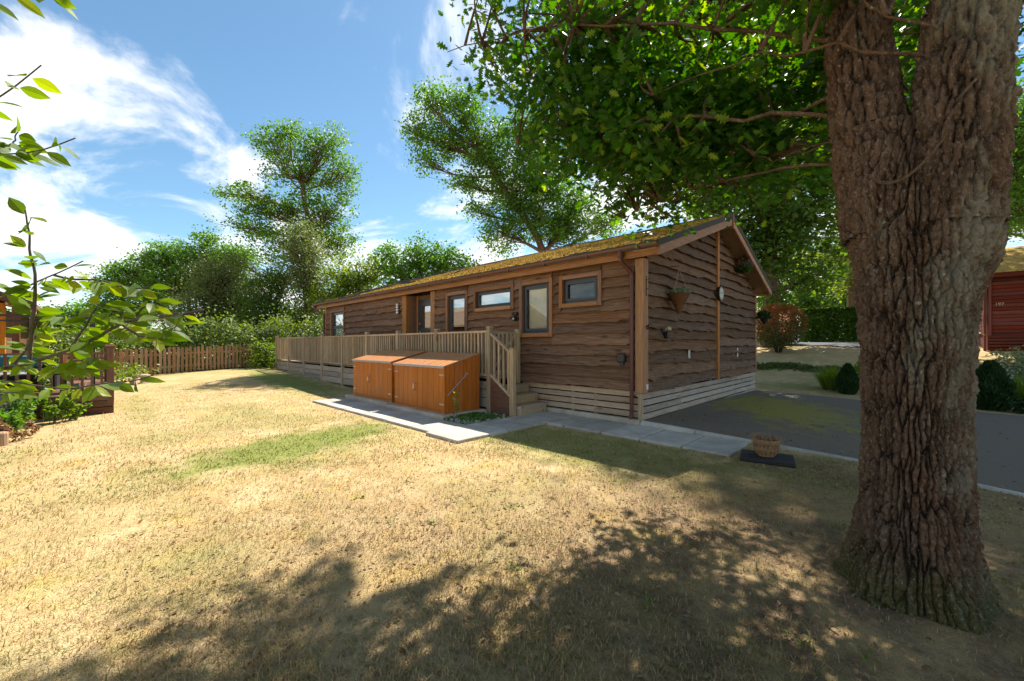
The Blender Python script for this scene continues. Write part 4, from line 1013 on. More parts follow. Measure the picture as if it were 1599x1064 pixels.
tree('round_tree', 'rounded green tree showing above the low end of the roof', gp(650, 24), [P(650, 450, 24)],
     [(625,415,40,30,24),(660,395,32,26,24),(690,410,36,26,24),(650,440,60,30,24),(715,420,28,24,24),(605,395,18,16,24),(735,425,22,18,24)], 'leafA', .17, 40, .34, 1.2, seed=23)
tree('shade_tree', 'tall dense dark tree behind the gable end', gp(1205, 21), [P(1205, 420, 21), P(1200, 300, 21), P(1195, 190, 21)],
     [(1115,330,36,40,21),(1130,280,56,50,21),(1195,330,64,50,20.5),(1200,400,58,46,21),(1260,350,60,60,21),(1260,430,44,26,21),(1180,250,90,50,21),(1270,270,80,60,21),(1180,170,90,60,21),(1290,180,90,70,21),(1215,455,20,24,20),(1150,390,40,40,21.5),(1180,80,110,70,20),(1270,60,110,90,20),(1340,-10,110,80,20),(1210,-50,120,80,20),(1400,90,100,90,21),(1310,-120,120,70,19),(1085,-60,105,80,20),(1050,20,90,70,21),(1130,-140,120,70,19),(1450,-40,110,80,20)], 'leafB', .28, 27, .55, .9, seed=31, r0=.42)
tree('lime_tree', 'bright leaved tree lit from behind between gable and oak', gp(1330, 27), [P(1330, 420, 27), P(1330, 300, 27)],
     [(1300,390,50,44,27),(1370,330,80,80,27),(1340,440,60,26,27),(1420,420,70,50,28),(1090,310,24,30,27),(1420,220,90,90,28),(1300,250,60,60,28)], 'leafD', .2, 26, .45, .9, seed=33, r0=.3)
tree('back_tree', 'large green tree rising behind the red cabin', gp(1640, 30), [P(1640, 400, 30), P(1640, 280, 30)],
     [(1560,270,50,50,30),(1590,330,60,40,30),(1640,260,80,80,30),(1570,200,60,40,30),(1555,350,40,26,30),(1620,180,80,60,30),(1700,300,80,90,30),(1545,310,30,40,30),(1500,300,50,80,31)], 'leafA', .22, 26, .5, .9, seed=35, r0=.35)
tree('far_tree', 'far green tree filling the view over the laurel hedge', gp(1290, 44), [P(1290, 470, 44)], [(1262,476,44,18,42),(1330,476,44,18,42),(1205,476,34,18,42),(1262,445,34,34,44),(1300,430,40,40,44),(1340,450,40,40,44),(1240,410,30,30,45),(1370,420,40,44,45)], 'leafA', .3, 30, .6, 1.0, seed=41, r0=.3)
tree('horizon_tree', 'low distant tree beyond the neighbouring lodge', gp(90, 42), [P(90, 500, 42)], [(60,505,60,22,42),(130,500,50,26,42),(0,510,60,22,42),(190,505,40,28,42),(130,526,60,16,41),(60,526,60,16,41),(200,526,60,16,41),(270,526,50,16,41)], 'leafA', .28, 30, .6, 1.0, seed=43, r0=.25)
tree('ivy_pole_tree', 'slim ivy wrapped tree behind the red tipped bush', gp(1215, 24), [P(1215, 460, 24)], [(1215,470,13,20,24),(1213,445,12,18,24),(1217,425,10,14,24)], 'hedge', .14, 40, .2, 2.2, seed=37, r0=.12)

def bush(name, label, cat, pts_fn, n, size, mats, up=.25, group=None, base=(0,0,0), parts=('foliage',), tm=(HEX, HEX_F), stems=None, kind=None):
    t = thing(name, base, label, cat, group)
    for m, nm in zip(mats, parts):
        c = pts_fn(n) if not isinstance(n, (list, tuple)) else pts_fn(n[mats.index(m)])
        o = leaves(nm, c, rng.uniform(.65, 1.3, len(c))*size, tm[0], tm[1], M[m], t, up=up)
    if stems: stems(t)
    return t
# bramble hedge behind the picket fence, one long mass of arching growth in three stretches
def hedge_pts(path, width, h, n, lump=.75):
    path = np.array(path); seg = np.linalg.norm(np.diff(path, axis=0), axis=1); s = np.concatenate([[0], np.cumsum(seg)]); u = rng.random(n)*s[-1]
    c = np.stack([np.interp(u, s, path[:, 0]), np.interp(u, s, path[:, 1])], 1)
    d = np.stack([np.interp(u, s[:-1]+seg/2, np.diff(path[:, 0])/seg), np.interp(u, s[:-1]+seg/2, np.diff(path[:, 1])/seg)], 1); nrm = np.stack([-d[:, 1], d[:, 0]], 1)
    th = rng.random(n)*np.pi; r = rng.random(n)**.35*(1+.16*np.abs(rng.normal(size=n))*(rng.random(n) < .3))
    hh = h*(1-lump/2+lump*fbm(c[:, 0]*1.1, c[:, 1]*1.1, 0, 3, 5)*1.2)
    off = np.cos(th)*r*width*(.8+.5*vnoise(c[:, 0]*1.2, c[:, 1]*1.2, hh)); zz = np.sin(th)*r*hh
    p = c + nrm*off[:, None]; return np.stack([p[:, 0], p[:, 1], tz(p[:, 0], p[:, 1])+zz], 1)
for k, (path, lab, n, h) in enumerate((([(-20.2, -14), (-19.9, -9.5), (-19.7, -5.2)], 'bramble hedge behind picket fence next to the neighbouring deck', 9000, 2.0),
                                  ([(-19.7, -5.2), (-19.6, -2.6), (-19.4, -.2)], 'bramble hedge behind the middle of the picket fence', 8000, 1.9),
                                  ([(-19.3, -1.0), (-18.6, .2), (-18.2, 3.0), (-18, 7)], 'bright bramble hedge beside the veranda end', 9000, 2.2))):
    bush('bramble_hedge', lab, 'hedge', lambda q, path=path, h=h: hedge_pts(path, .85, h, q), [n, int(n*.8)], .12, ['leafD', 'leafS'], group='bramble hedges', base=(path[1][0], path[1][1], 0), parts=('foliage', 'pale_foliage'))
# loose growth low at the fence corner
bush('corner_bush', 'yellowing low bush at the fence corner by the veranda', 'bush', lambda q: hedge_pts([(-18.2, -1.6), (-17.5, -.9), (-17.3, -.3)], .55, 1.15, q), 1500, .11, ['leafD'], base=(-17.7, -1, .25))

# laurel hedge, photinia, conifers and border plants toward the road
def box_pts(c0, c1, h, depth):
    a, b = np.array(c0), np.array(c1); L_ = np.linalg.norm(b-a); d = (b-a)/L_; nn = np.array([-d[1], d[0]])
    def fn(n):
        u = rng.random(n)*L_; side = rng.random(n); v = rng.random(n)*depth; z = rng.random(n)*h
        top = side < .33; z = np.where(top, h-rng.random(n)*.12, z); v = np.where(~top, np.where(side < .8, rng.random(n)*.15, depth-rng.random(n)*.15), v)
        p = a + d*u[:, None] + nn*v[:, None]; return np.stack([p[:, 0], p[:, 1], tz(p[:, 0], p[:, 1])+z+.12*(fbm(p[:, 0], p[:, 1], z, 2)-.5)], 1)
    return fn
h0 = gp(1252, 26); h1 = gp(1345, 24.5)
bush('laurel_hedge', 'clipped glossy laurel hedge across the road', 'hedge', box_pts(h0[:2], h1[:2], 2.15, 1.1), 13500, .165, ['hedge'], base=tuple(h0))
hc = box_pts(h0[:2], h1[:2], 1.9, 1.0)
def ell_pts(c, r, lo=.55):
    def fn(n):
        u = rng.normal(size=(n, 3)); u /= np.linalg.norm(u, axis=1)[:, None]; u *= (lo+(1-lo)*rng.random(n)**.6)[:, None]
        u *= (1+.22*(fbm(u[:, 0]*2.2+9, u[:, 1]*2.2, u[:, 2]*2.2, 2)-.5))[:, None]
        return np.array(c)+u*np.array(r)
    return fn
pb = gp(1216, 18.8)
pc = np.array([pb[0], pb[1], pb[2]+1.22])
t = thing('photinia_bush', tuple(pb), 'round photinia bush with red tips beyond the gable', 'bush')
c = ell_pts(pc, (1.15, 1.15, 1.08))(8500); red = np.clip((c[:, 2]-pc[2]+.35)/1.0 + rng.normal(0, .35, len(c)), 0, 1)
isr = rng.random(len(c)) < red
leaves('red_tips', c[isr], rng.uniform(.06, .11, isr.sum()), HEX, HEX_F, M['photinia'], t, up=.3); leaves('green_leaves', c[~isr], rng.uniform(.06, .12, (~isr).sum()), HEX, HEX_F, M['photgreen'], t, up=.3)
for k in range(6):
    a = k*1.05; MB().tube([(pb[0]+.08*math.cos(a), pb[1]+.08*math.sin(a), pb[2]-.05), (pb[0]+.25*math.cos(a), pb[1]+.25*math.sin(a), pb[2]+.6), (pb[0]+.5*math.cos(a), pb[1]+.5*math.sin(a), pb[2]+1.2)], [.035, .025, .012], 6).build('stem', M['bark2'], t)
def conifer(base, h, r, label):
    def fn(n):
        q = rng.random(n)**.8; a = rng.random(n)*6.283; prof = r*np.sin(np.pi*np.clip(q*.82+.16, 0, 1))**.7*(1.02-q*.35); rr = prof*(.72+.3*rng.random(n))*(1+.15*(vnoise(a*2, q*7)-.5))
        return np.stack([base[0]+rr*np.cos(a), base[1]+rr*np.sin(a), base[2]+.02+q*h], 1)
    t = thing('dwarf_conifer', tuple(base), label, 'conifer', 'dwarf conifers by the drive')
    c = fn(5200); d = c-np.array([base[0], base[1], base[2]+h*.2]); d[:, 2] = np.abs(d[:, 2])+.35; d /= np.linalg.norm(d, axis=1)[:, None]
    tt = d+rng.normal(0, .35, d.shape); tt /= np.linalg.norm(tt, axis=1)[:, None]; nn = np.cross(tt, rng.normal(size=d.shape)); nn /= np.linalg.norm(nn, axis=1)[:, None]
    leaves('fronds', c, rng.uniform(.06, .19, len(c)), np.array([(0,-.5,0),(.16,0,.02),(0,.5,0),(-.16,0,.02)]), RHOMB_F, M['conifer'], t, rot=np.stack([np.cross(tt, nn), tt, nn], 2))
    MB().tube([(base[0], base[1], base[2]-.05), (base[0], base[1], base[2]+h*.8)], [.03, .01], 6).build('trunk', M['bark2'], t)
c1 = np.array([2.15, 8.1, float(tz(2.15, 8.1))]); conifer(c1, .78, .27, 'dwarf conifer in the bark bed beside yellow green sedge')
c2 = np.array([4.62, 6.95, 0.]); conifer(c2, 1.0, .40, 'dwarf conifer at the drive edge before the pale gravel')
def spiky(name, base, n, h, sp, mat, label, cat='plant', group=None, w=.018):
    t = thing(name, tuple(base), label, cat, group)
    a = rng.random(n)*6.283; r0 = sp*.35*np.sqrt(rng.random(n)); lean = rng.uniform(.1, 1.0, n)*sp; hh = h*rng.uniform(.55, 1.1, n)
    p0 = np.stack([base[0]+r0*np.cos(a), base[1]+r0*np.sin(a), np.full(n, base[2])], 1); p2 = p0+np.stack([lean*np.cos(a), lean*np.sin(a), hh*(1-.25*lean/sp)], 1); p1 = (p0+p2)/2+np.stack([-.12*lean*np.cos(a), -.12*lean*np.sin(a), hh*.22], 1)
    s = np.stack([-np.sin(a), np.cos(a), np.zeros(n)], 1)*w/2
    v = np.stack([p0-s, p0+s, p1+s, p1-s, p2], 1).reshape(-1, 3); off = (np.arange(n)*5)[:, None]
    f = np.concatenate([off+np.array([0,1,2,3]), off+np.array([3,2,4])], 1).ravel()
    np_mesh('blades', v, f, np.tile([4, 3], n), M[mat], t, {'tint': np.repeat(rng.random(n), 5)}); return t
gq = lambda x, y: np.array([x, y, float(tz(x, y))])
spiky('sedge_clump', gq(1.75, 8.75), 420, .75, .7, 'leafD', 'yellow green sedge clump behind the small conifer', group=None)
spiky('sedge_clump', gq(5.35, 7.9), 420, .85, .7, 'leafD', 'green strap leaved clump behind the large dwarf conifer')
bush('border_shrub', 'bright leaved shrub behind the oak trunk beside the sedge', 'bush', ell_pts(gq(2.75, 9.6)+[0, 0, .55], (.55, .5, .6), .2), 1300, .11, ['leafD'], base=tuple(gq(2.75, 9.6)))
bush('low_juniper', 'low dark spreading juniper at the drive edge', 'bush', ell_pts(gq(5.7, 6.75)+[0, 0, .12], (.85, .45, .32), .3), 2600, .09, ['conifer'], base=tuple(gq(5.7, 6.75)))
bush('silver_shrub', 'loose silvery shrub before the gravel path', 'bush', ell_pts(gq(5.9, 10.2)+[0, 0, .5], (1.2, .7, .62), .1), 2400, .09, ['leafS'], base=tuple(gq(5.9, 10.2)))
bush('cabin_border', 'silver green low planting in front of red cabin', 'bush', ell_pts(gq(7.6, 14.6)+[0, 0, .2], (2.2, .7, .5), .1), 3000, .10, ['leafS'], base=tuple(gq(7.6, 14.6)))
bush('orange_border', 'straggly low plants with tan leaves beside the gravel', 'bush', ell_pts(gq(6.2, 9.0)+[0, 0, .22], (1.3, .6, .4), .1), 1600, .08, ['deadleaf'], base=tuple(gq(6.2, 9.0)))
# bank behind the drive: turf lip with overhanging tufts
n = 2600; bx_ = rng.uniform(-4, 3.4, n); by_ = 12.85+.12*rng.normal(size=n)+.25*(vnoise(bx_*1.2, 3.)-.5)
lc = np.stack([bx_, by_, tz(bx_, by_)+.04], 1)
t = leaves('bank_tufts', lc, rng.uniform(.08, .2, n), RHOMB, RHOMB_F, M['leafC'], None, up=.1); tag(t, 'grass tufts along the low earth bank lip', 'grass', kind='stuff')

# ------------------------------------------------------------------ the oak: bark, limbs, crown
def worley_bark(u, v, nu, seed=0):
    """u in [0,1) around (nu cells, periodic), v upward in cell units: F2-F1"""
    x = u*nu; y = v; xi = np.floor(x).astype(np.int64); yi = np.floor(y).astype(np.int64)
    f1 = np.full(x.shape, 9.); f2 = np.full(x.shape, 9.)
    for a in (-1, 0, 1):
        for b in (-1, 0, 1):
            cx = xi+a; cy = yi+b; h1 = hash3(np.mod(cx, nu)+seed*17, cy, np.int64(3)+0*cx); h2 = hash3(np.mod(cx, nu)+seed*17, cy, np.int64(8)+0*cx)
            d = np.hypot(cx+.1+.8*h1-x, (cy+.1+.8*h2-y)*.9); m = d < f1
            f2 = np.where(m, f1, np.minimum(f2, d)); f1 = np.where(m, d, f1)
    return f2-f1
def bark_disp(th, z, nu, zs, seed):
    u = (th/(2*np.pi)) % 1.0; cs, sn = np.cos(th), np.sin(th)
    wx = (.30*(fbm(cs*1.7, sn*1.7, z*2.2, 3, seed)-.5)+.20*(fbm(cs*6, sn*6, z*11, 3, seed+1)-.5))*4/nu; wz = (fbm(cs*2+5, sn*2, z*3, 3, seed+2)-.5)*.7+.5*(fbm(cs*9+5, sn*9, z*9, 2, seed+6)-.5)
    w = worley_bark(u+wx, z*zs+wz, nu, seed); w2 = worley_bark(u+wx*1.4+.13, z*zs*4.4+wz*2, int(nu*1.7), seed+3)
    r = np.clip(w/.27, 0, 1)**.8; r2 = np.clip(w2/.2, 0, 1)**.7
    fine = fbm(cs*14, sn*14, z*26, 3, seed+5)-.5
    return r*.030 + r2*(.25+.75*r)*.017 + fine*.034, r*(.55+.45*r2)
oak = thing('oak_tree', (TRUNK[0], TRUNK[1], 0), 'big rough barked oak with forked trunk shading the lawn by the drive', 'oak tree')
nth, nz = 360, 400
th = np.linspace(0, 2*np.pi, nth, endpoint=False); zz = np.linspace(-.08, 2.72, nz)
TH, ZZ = np.meshgrid(th, zz)
base_r = np.interp(zz, [-.1, .05, .2, .45, .9, 1.5, 2.0, 2.4, 2.8], [.315, .272, .245, .225, .205, .212, .220, .198, .170])
sep_ = np.interp(zz, [0, 1.2, 1.9, 2.3, 2.72], [0, .0, .035, .115, .19])             # the two stems part along x
Rr = base_r[:, None]
# union of two circles at +-sep along x
cth = np.cos(TH); s2 = sep_[:, None]
def circ(c): return c*cth + np.sqrt(np.maximum(Rr**2 - (c*np.sin(TH))**2, .0004))
rad = np.logaddexp(circ(s2)*18, circ(-s2)*18)/18 - math.log(2)/18*np.exp(-s2*20)
rad = rad - .02*sstep(2.2, 2.7, ZZ)
rootf = sstep(.55, -.05, ZZ); rad = rad*(1+rootf*.20*(np.abs(np.sin(TH*2.5+.6))**1.5)*1.0) + .06*rootf*(vnoise(np.cos(TH)*2.2, np.sin(TH)*2.2)-.4)
rad += .035*(fbm(np.cos(TH)*1.3, np.sin(TH)*1.3, ZZ*1.1, 3, 21)-.5)*1.6
# the burl on the right side (toward +x)
rad += .075*np.exp(-((((TH+.25+np.pi) % (2*np.pi))-np.pi)/.42)**2 - ((ZZ-1.93)/.20)**2) + .03*np.exp(-((((TH+.9+np.pi) % (2*np.pi))-np.pi)/.2)**2 - ((ZZ-1.72)/.09)**2)
rad -= .035*np.exp(-((((TH+np.pi/2-.1+np.pi) % (2*np.pi))-np.pi)/.10)**2)*sstep(1.5, 2.4, ZZ)   # seam below the fork
dsp, rdg = bark_disp(TH, ZZ, 48, 3.8, 4)
rad = rad + dsp - .03
cxo = np.interp(zz, [0, 1., 2., 2.8], [0, .0, -.005, .02])[:, None]
V = np.stack([TRUNK[0]+cxo+rad*np.cos(TH), TRUNK[1]+rad*np.sin(TH)*.96, ZZ+.02*(fbm(np.cos(TH)*3, np.sin(TH)*3, ZZ, 2)-.5)], -1)
V[-1] = V[-1]*.55+np.array([TRUNK[0], TRUNK[1], 2.45])*.45; V[-2] = V[-2]*.8+np.array([TRUNK[0], TRUNK[1], 2.5])*.2
fl = grid_faces(nth, nz, True)
np_mesh('trunk', V.reshape(-1, 3), fl, np.full(len(fl)//4, 4), M['bark'], oak, {'ridge': rdg.ravel()}, smooth=True)
def bark_limb(name, pts, radii, nth, nu, seed, step=.017, amp=1.0):
    pts = np.array(pts, float); s = np.concatenate([[0], np.cumsum(np.linalg.norm(np.diff(pts, axis=0), axis=1))]); n = int(s[-1]/step)+2
    q = np.linspace(0, s[-1], n)
    # smooth the polyline
    path = np.stack([np.interp(q, s, pts[:, i]) for i in range(3)], 1); rr = np.interp(q, s, radii)
    k = max(3, int(.22/step)); ker = np.ones(k)/k
    pad = np.concatenate([np.repeat(path[:1], k, 0), path, np.repeat(path[-1:], k, 0)]); path = np.stack([np.convolve(pad[:, i], ker, 'same')[k:-k] for i in range(3)], 1)
    d = np.gradient(path, axis=0); d /= np.linalg.norm(d, axis=1)[:, None]; a = np.cross(d, [0, 1., 0.05]); a /= np.linalg.norm(a, axis=1)[:, None]; b = np.cross(a, d)
    th = np.linspace(0, 2*np.pi, nth, endpoint=False); T, Q = np.meshgrid(th, q); dsp, rd = bark_disp(T, Q+seed, nu, 3.8, seed)
    r = rr[:, None]*(1+.10*(fbm(np.cos(T), np.sin(T), Q*1.5, 2, seed)-.5)) + (dsp-.015)*amp
    V = path[:, None]+r[..., None]*(a[:, None]*np.cos(T)[..., None]+b[:, None]*np.sin(T)[..., None])
    f = grid_faces(nth, n, True); return np_mesh(name, V.reshape(-1, 3), f, np.full(len(f)//4, 4), M['bark'], oak, {'ridge': rd.ravel()}, smooth=True), path
TX, TY = TRUNK
_, limbL = bark_limb('limb', [(TX-.11, TY+.0, 2.05), (TX-.19, TY+.02, 2.6), (TX-.25, TY+.06, 3.3), (TX-.30, TY+.14, 4.4), (TX-.6, TY+.4, 6.2), (TX-1.0, TY+.8, 8.2)], [.18, .15, .13, .12, .09, .04], 120, 23, 7)
_, limbR = bark_limb('limb', [(TX+.12, TY+.0, 2.05), (TX+.165, TY-.01, 2.6), (TX+.205, TY+.02, 3.2), (TX+.38, TY+.08, 4.2), (TX+1.1, TY+.3, 6.0), (TX+1.5, TY+.2, 8.4)], [.19, .165, .15, .14, .10, .04], 130, 26, 9)
# boughs (start on a limb, reach out) - the left ones carry the low curtain of leaves over the lawn
def on(path, z): return path[int(np.argmin(np.abs(path[:, 2]-z)))]
boughs = []
def bough(limb, z, end, r, bend=(0, 0, 0)):
    a = on(limb, z); pth = bez(a, end, bend, 14); pth[1:-1] += rng.normal(0, .02, (12, 3)); boughs.append((pth, r*.25))
bough(limbR, 2.95, (TX-1.5, TY-.1, 3.45), .045, (0.0, -.45, .10)); bough(limbR, 3.05, (TX-.75, TY-.75, 3.55), .035, (.0, -.25, -.05))
bough(limbL, 2.55, (TX-2.3, TY+.9, 2.85), .05, (0, .1, .25)); bough(limbL, 2.8, (TX-3.2, TY+.1, 3.7), .06, (0, -.2, .2)); bough(limbL, 3.3, (TX-3.6, TY-.6, 4.6), .06, (0, -.2, .3))
bough(limbL, 3.0, (TX-2.6, TY+1.8, 3.4), .055, (0, .2, .3)); bough(limbL, 2.7, (TX-1.6, TY+1.5, 3.15), .04, (0, .1, .25)); bough(limbL, 3.9, (TX-2.9, TY-1.5, 5.0), .06, (0, -.2, .3))
bough(limbL, 4.5, (TX-3.9, TY+1.0, 5.6), .07, (0, 0, .4)); bough(limbL, 5.2, (TX-3.6, TY-1.9, 6.4), .06, (0, 0, .4)); bough(limbL, 6.0, (TX-2.8, TY+2.4, 7.2), .05, (0, 0, .4))
bough(limbL, 4.2, (TX-1.2, TY+3.0, 4.9), .05, (0, 0, .3)); bough(limbR, 3.5, (TX+2.6, TY+1.6, 4.1), .06, (0, 0, .3)); bough(limbR, 4.0, (TX+3.2, TY-.8, 5.0), .07, (0, 0, .4))
bough(limbR, 4.6, (TX+1.8, TY-2.6, 5.6), .06, (0, 0, .4)); bough(limbR, 5.4, (TX+3.6, TY+1.2, 6.6), .06, (0, 0, .4)); bough(limbR, 5.0, (TX+.4, TY-3.1, 6.0), .06, (0, 0, .4)); bough(limbR, 6.4, (TX+2.2, TY+2.6, 7.4), .05, (0, 0, .4))
bough(limbL, 6.6, (TX-6.0, TY+2.9, 8.9), .06, (0, 0, .5)); bough(limbL, 5.8, (TX-4.6, TY+3.1, 8.2), .06, (0, 0, .5)); bough(limbR, 3.3, (TX+1.3, TY+2.2, 3.9), .05, (0, 0, .3)); bough(limbL, 3.4, (TX-.3, TY+2.4, 3.9), .04, (0, 0, .3)); bough(limbL, 2.62, (TX-1.1, TY+.55, 2.95), .03, (0, 0, .1))
for pth, r in boughs:
    k = len(pth); v, f = many_tubes(pth[None], np.linspace(r, r*.25, k)[None], 8)
    np_mesh('bough', v, f, np.full(len(f)//4, 4), M['bark'], oak, {'ridge': np.full(len(v), .7)}, smooth=True)
# dead twigs in the fork
for a, b, c in (((TX-.16, TY-.27, 2.33), (TX-.05, TY-.34, 2.22), (TX+.10, TY-.30, 2.45)), ((TX+.10, TY-.30, 2.45), (TX+.12, TY-.33, 2.6), (TX+.22, TY-.28, 2.72))):
    v, f = many_tubes(bez(a, c, (np.array(b)-(np.array(a)+c)/2)*1.2, 8)[None], np.linspace(.011, .006, 8)[None], 6); np_mesh('twig', v, f, np.full(len(f)//4, 4), M['bark'], oak, {'ridge': np.full(len(v), .7)}, smooth=True)
# crown clumps: lobes (centre, radii, clumps); the low left lobe is the curtain seen against the sky
lobes = [((TX-1.6, TY+.9, 3.25), (1.3, .9, .50), 84), ((TX-2.15, TY+.6, 3.75), (1.0, 1.0, .75), 78), ((TX-2.3, TY-.2, 4.5), (1.1, 1.1, .8), 74), ((TX-1.2, TY+.3, 4.1), (1.4, 1.1, .7), 74),
         ((TX-1.4, TY+2.0, 3.9), (1.5, 1.0, .8), 50), ((TX-2.2, TY-1.0, 5.3), (1.3, 1.1, .8), 46), ((TX-2.9, TY+.8, 5.6), (1.5, 1.3, .9), 44), ((TX-.6, TY-.4, 4.9), (1.6, 1.2, .8), 40),
         ((TX-2.4, TY-1.6, 6.6), (1.6, 1.4, 1.), 34), ((TX-1.0, TY+1.8, 6.8), (2.2, 1.8, 1.2), 44), ((TX-.4, TY-.3, 8.4), (2.4, 2.2, 1.3), 44),
         ((TX+.3, TY+1.2, 3.7), (1.1, .9, .7), 34), ((TX+1.8, TY+1.4, 4.4), (1.4, 1.1, .9), 44), ((TX+2.6, TY-.4, 5.2), (1.4, 1.4, .9), 36), ((TX+1.4, TY-2.0, 5.9), (1.6, 1.4, 1.), 34), ((TX+2.8, TY+1.4, 6.8), (1.8, 1.6, 1.2), 40), ((TX+.2, TY-2.4, 6.4), (1.6, 1.3, 1.), 30), ((TX-2.2, TY+4.2, 6.0), (1.8, 1.5, 1.2), 26), ((TX-.2, TY+3.9, 6.4), (1.8, 1.5, 1.2), 22), ((TX-1.9, TY+2.6, 4.9), (1.2, 1.0, .8), 34), ((TX-.9, TY+.9, 3.38), (.8, .6, .35), 30), ((TX-2.0, TY+.2, 3.3), (.9, .6, .4), 34), ((TX-.5, TY-.2, 3.75), (.6, .45, .3), 16), ((TX-1.6, TY+1.2, 3.22), (1.15, .8, .38), 56), ((TX-.7, TY+2.6, 3.7), (1.2, .9, .6), 34), ((TX-2.0, TY+1.4, 3.6), (.9, .8, .5), 52), ((TX-5.2, TY+2.8, 9.3), (.9, .9, .7), 18), ((TX-4.9, TY+3.3, 8.8), (1.1, 1.0, .8), 20), ((TX-4.0, TY+2.6, 7.6), (1.4, 1.2, .9), 26)]
cl = []; low = []
for c, r, n in lobes:
    u = rng.normal(size=(n, 3)); u /= np.linalg.norm(u, axis=1)[:, None]; u *= (rng.random(n)**.4)[:, None]; cl.append(np.array(c)+u*np.array(r))
cl = np.concatenate(cl)
allb = np.concatenate([p[3:] for p, _ in boughs])
near = allb[np.argmin(((cl[:, None]-allb[None])**2).sum(2), 1)]
dist = np.linalg.norm(cl-near, axis=1)
tw = np.stack([bez(near[k], cl[k], rng.normal(0, .12, 3)*dist[k], 6) for k in range(len(cl))])
v, f = many_tubes(tw, np.tile(np.linspace(.016, .004, 6), (len(cl), 1)), 5)
np_mesh('twigs', v, f, np.full(len(f)//4, 4), M['bark'], oak, {'ridge': np.full(len(v), .7)}, smooth=True)['kind'] = 'stuff'
per = 53
sg = rng.uniform(.13, .23, len(cl))
lc = np.repeat(cl, per, 0)+rng.normal(size=(len(cl)*per, 3))*np.repeat(sg, per)[:, None]*[1, 1, .72]
# keep the space round the camera, the trunk and the roof free
dcam = np.linalg.norm(lc-np.array([CAM[0], CAM[1], H]), axis=1); dtr = np.hypot(lc[:, 0]-TX, lc[:, 1]-TY)
ok = (dcam > 2.0) & ~((lc[:, 0] < .6) & (lc[:, 1] > -.5) & (lc[:, 2] < roof_top(lc[:, 1])+.1)) & ((dtr > .3) | (lc[:, 2] > 3.2)) & (lc[:, 2] > 2.3)
# leaves never hang in front of the main trunk
fr = (lc[:, 1] < TY) & (np.abs(lc[:, 0]-TX) < .55) & (lc[:, 2] < 3.3); lc = lc[ok & ~fr]; 
sv = np.array(sun_dir)
gaps = [(1200,925,.40),(1275,960,.22),(1120,895,.24),(1100,800,.28),(780,975,.17),(620,1000,.15),(990,960,.13),(1040,1050,.15),(1330,860,.2),(1250,780,.24),(1160,745,.2),(1020,790,.2),(700,1040,.12),(880,1010,.12),(1400,780,.2),(850,905,.16),(950,870,.16),(1050,905,.16),(830,850,.16)]  # ground spots; leaves are cleared sunward of each to shape sun patches
kp_ = np.ones(len(lc), bool)
lowleaf = (lc[:, 2] < 4.3) & (rng.random(len(lc)) < .3)
wob = np.stack([fbm(lc[:, 0]*1.6+k*9, lc[:, 1]*1.6, lc[:, 2]*1.6, 3, 60+k)-.5 for k in range(3)], 1)*.8
for gx_, gy_, gr in gaps:
    g0 = P(gx_, gy_, H*F/(gy_-HY)); v = lc-g0+wob; t_ = v@sv; dl = np.linalg.norm(v-t_[:, None]*sv, axis=1); kp_ &= dl > 1.25*gr*(.6+.8*vnoise(lc[:, 0]*2.4, lc[:, 1]*2.4, lc[:, 2]*2.4))
kp_ |= lowleaf
# chinks that let the sun through in patches
gs = lc[:, :2]-sv[:2]*(lc[:, 2:]/sv[2]); nz_ = fbm(gs[:, 0]*1.35, gs[:, 1]*1.35, 0, 3, 77)*.75+.25*fbm(gs[:, 0]*5, gs[:, 1]*5, 0, 2, 79)
kp_ &= (nz_ < .555) | ((lc[:, 2] < 4.3) & (rng.random(len(lc)) < .3))
lc = lc[kp_]
tint = np.clip(rng.random(len(lc)), 0, 1)
rot = rand_rot(len(lc), .45); size = rng.uniform(.055, .125, len(lc))
rel = lc[:, :2]-CAM; dd = rel@FW; pxs = 800+F*(rel@RX)/np.maximum(dd, .1); pys = HY-F*(lc[:, 2]-H)/np.maximum(dd, .1)
vis = (dd > .3) & (pxs > 600) & (pxs < 1599) & (pys > 0) & (pys < 400)
order = np.argsort(np.where(vis, dd, 99))[:300]
leaf_me = None
v1, f1, l1 = leaf_geo(np.zeros((1, 3)), np.ones(1), OAK, OAK_F, np.eye(3)[None])
single = []
for k in range(4):
    o = np_mesh('leaf', v1, f1, l1, M['oakleaf'], None, {'tint': np.full(len(v1), .15+.25*k)}); single.append(o.data); bpy.data.objects.remove(o)
for j, i in enumerate(order):
    m = Matrix(rot[i].tolist()); o = link('leaf', single[j % 4], oak, tuple(lc[i]-np.array(oak.location)), m.to_euler(), (size[i],)*3)
rest = np.ones(len(lc), bool); rest[order] = False
nearv = (dd > .3) & (pxs > 500) & (pxs < 1760) & (pys > -120) & (pys < 420) & (dd < 8)
a_, b_ = rest & nearv, rest & ~nearv
leaves('crown', lc[a_], size[a_], OAK, OAK_F, M['oakleaf'], oak, kind='stuff', tint=tint[a_], rot=rot[a_])
leaves('upper_crown', lc[b_], size[b_], HEX, HEX_F, M['oakleaf'], oak, kind='stuff', tint=tint[b_], rot=rot[b_])
print('oak leaves', len(lc))
# EOF_TREES

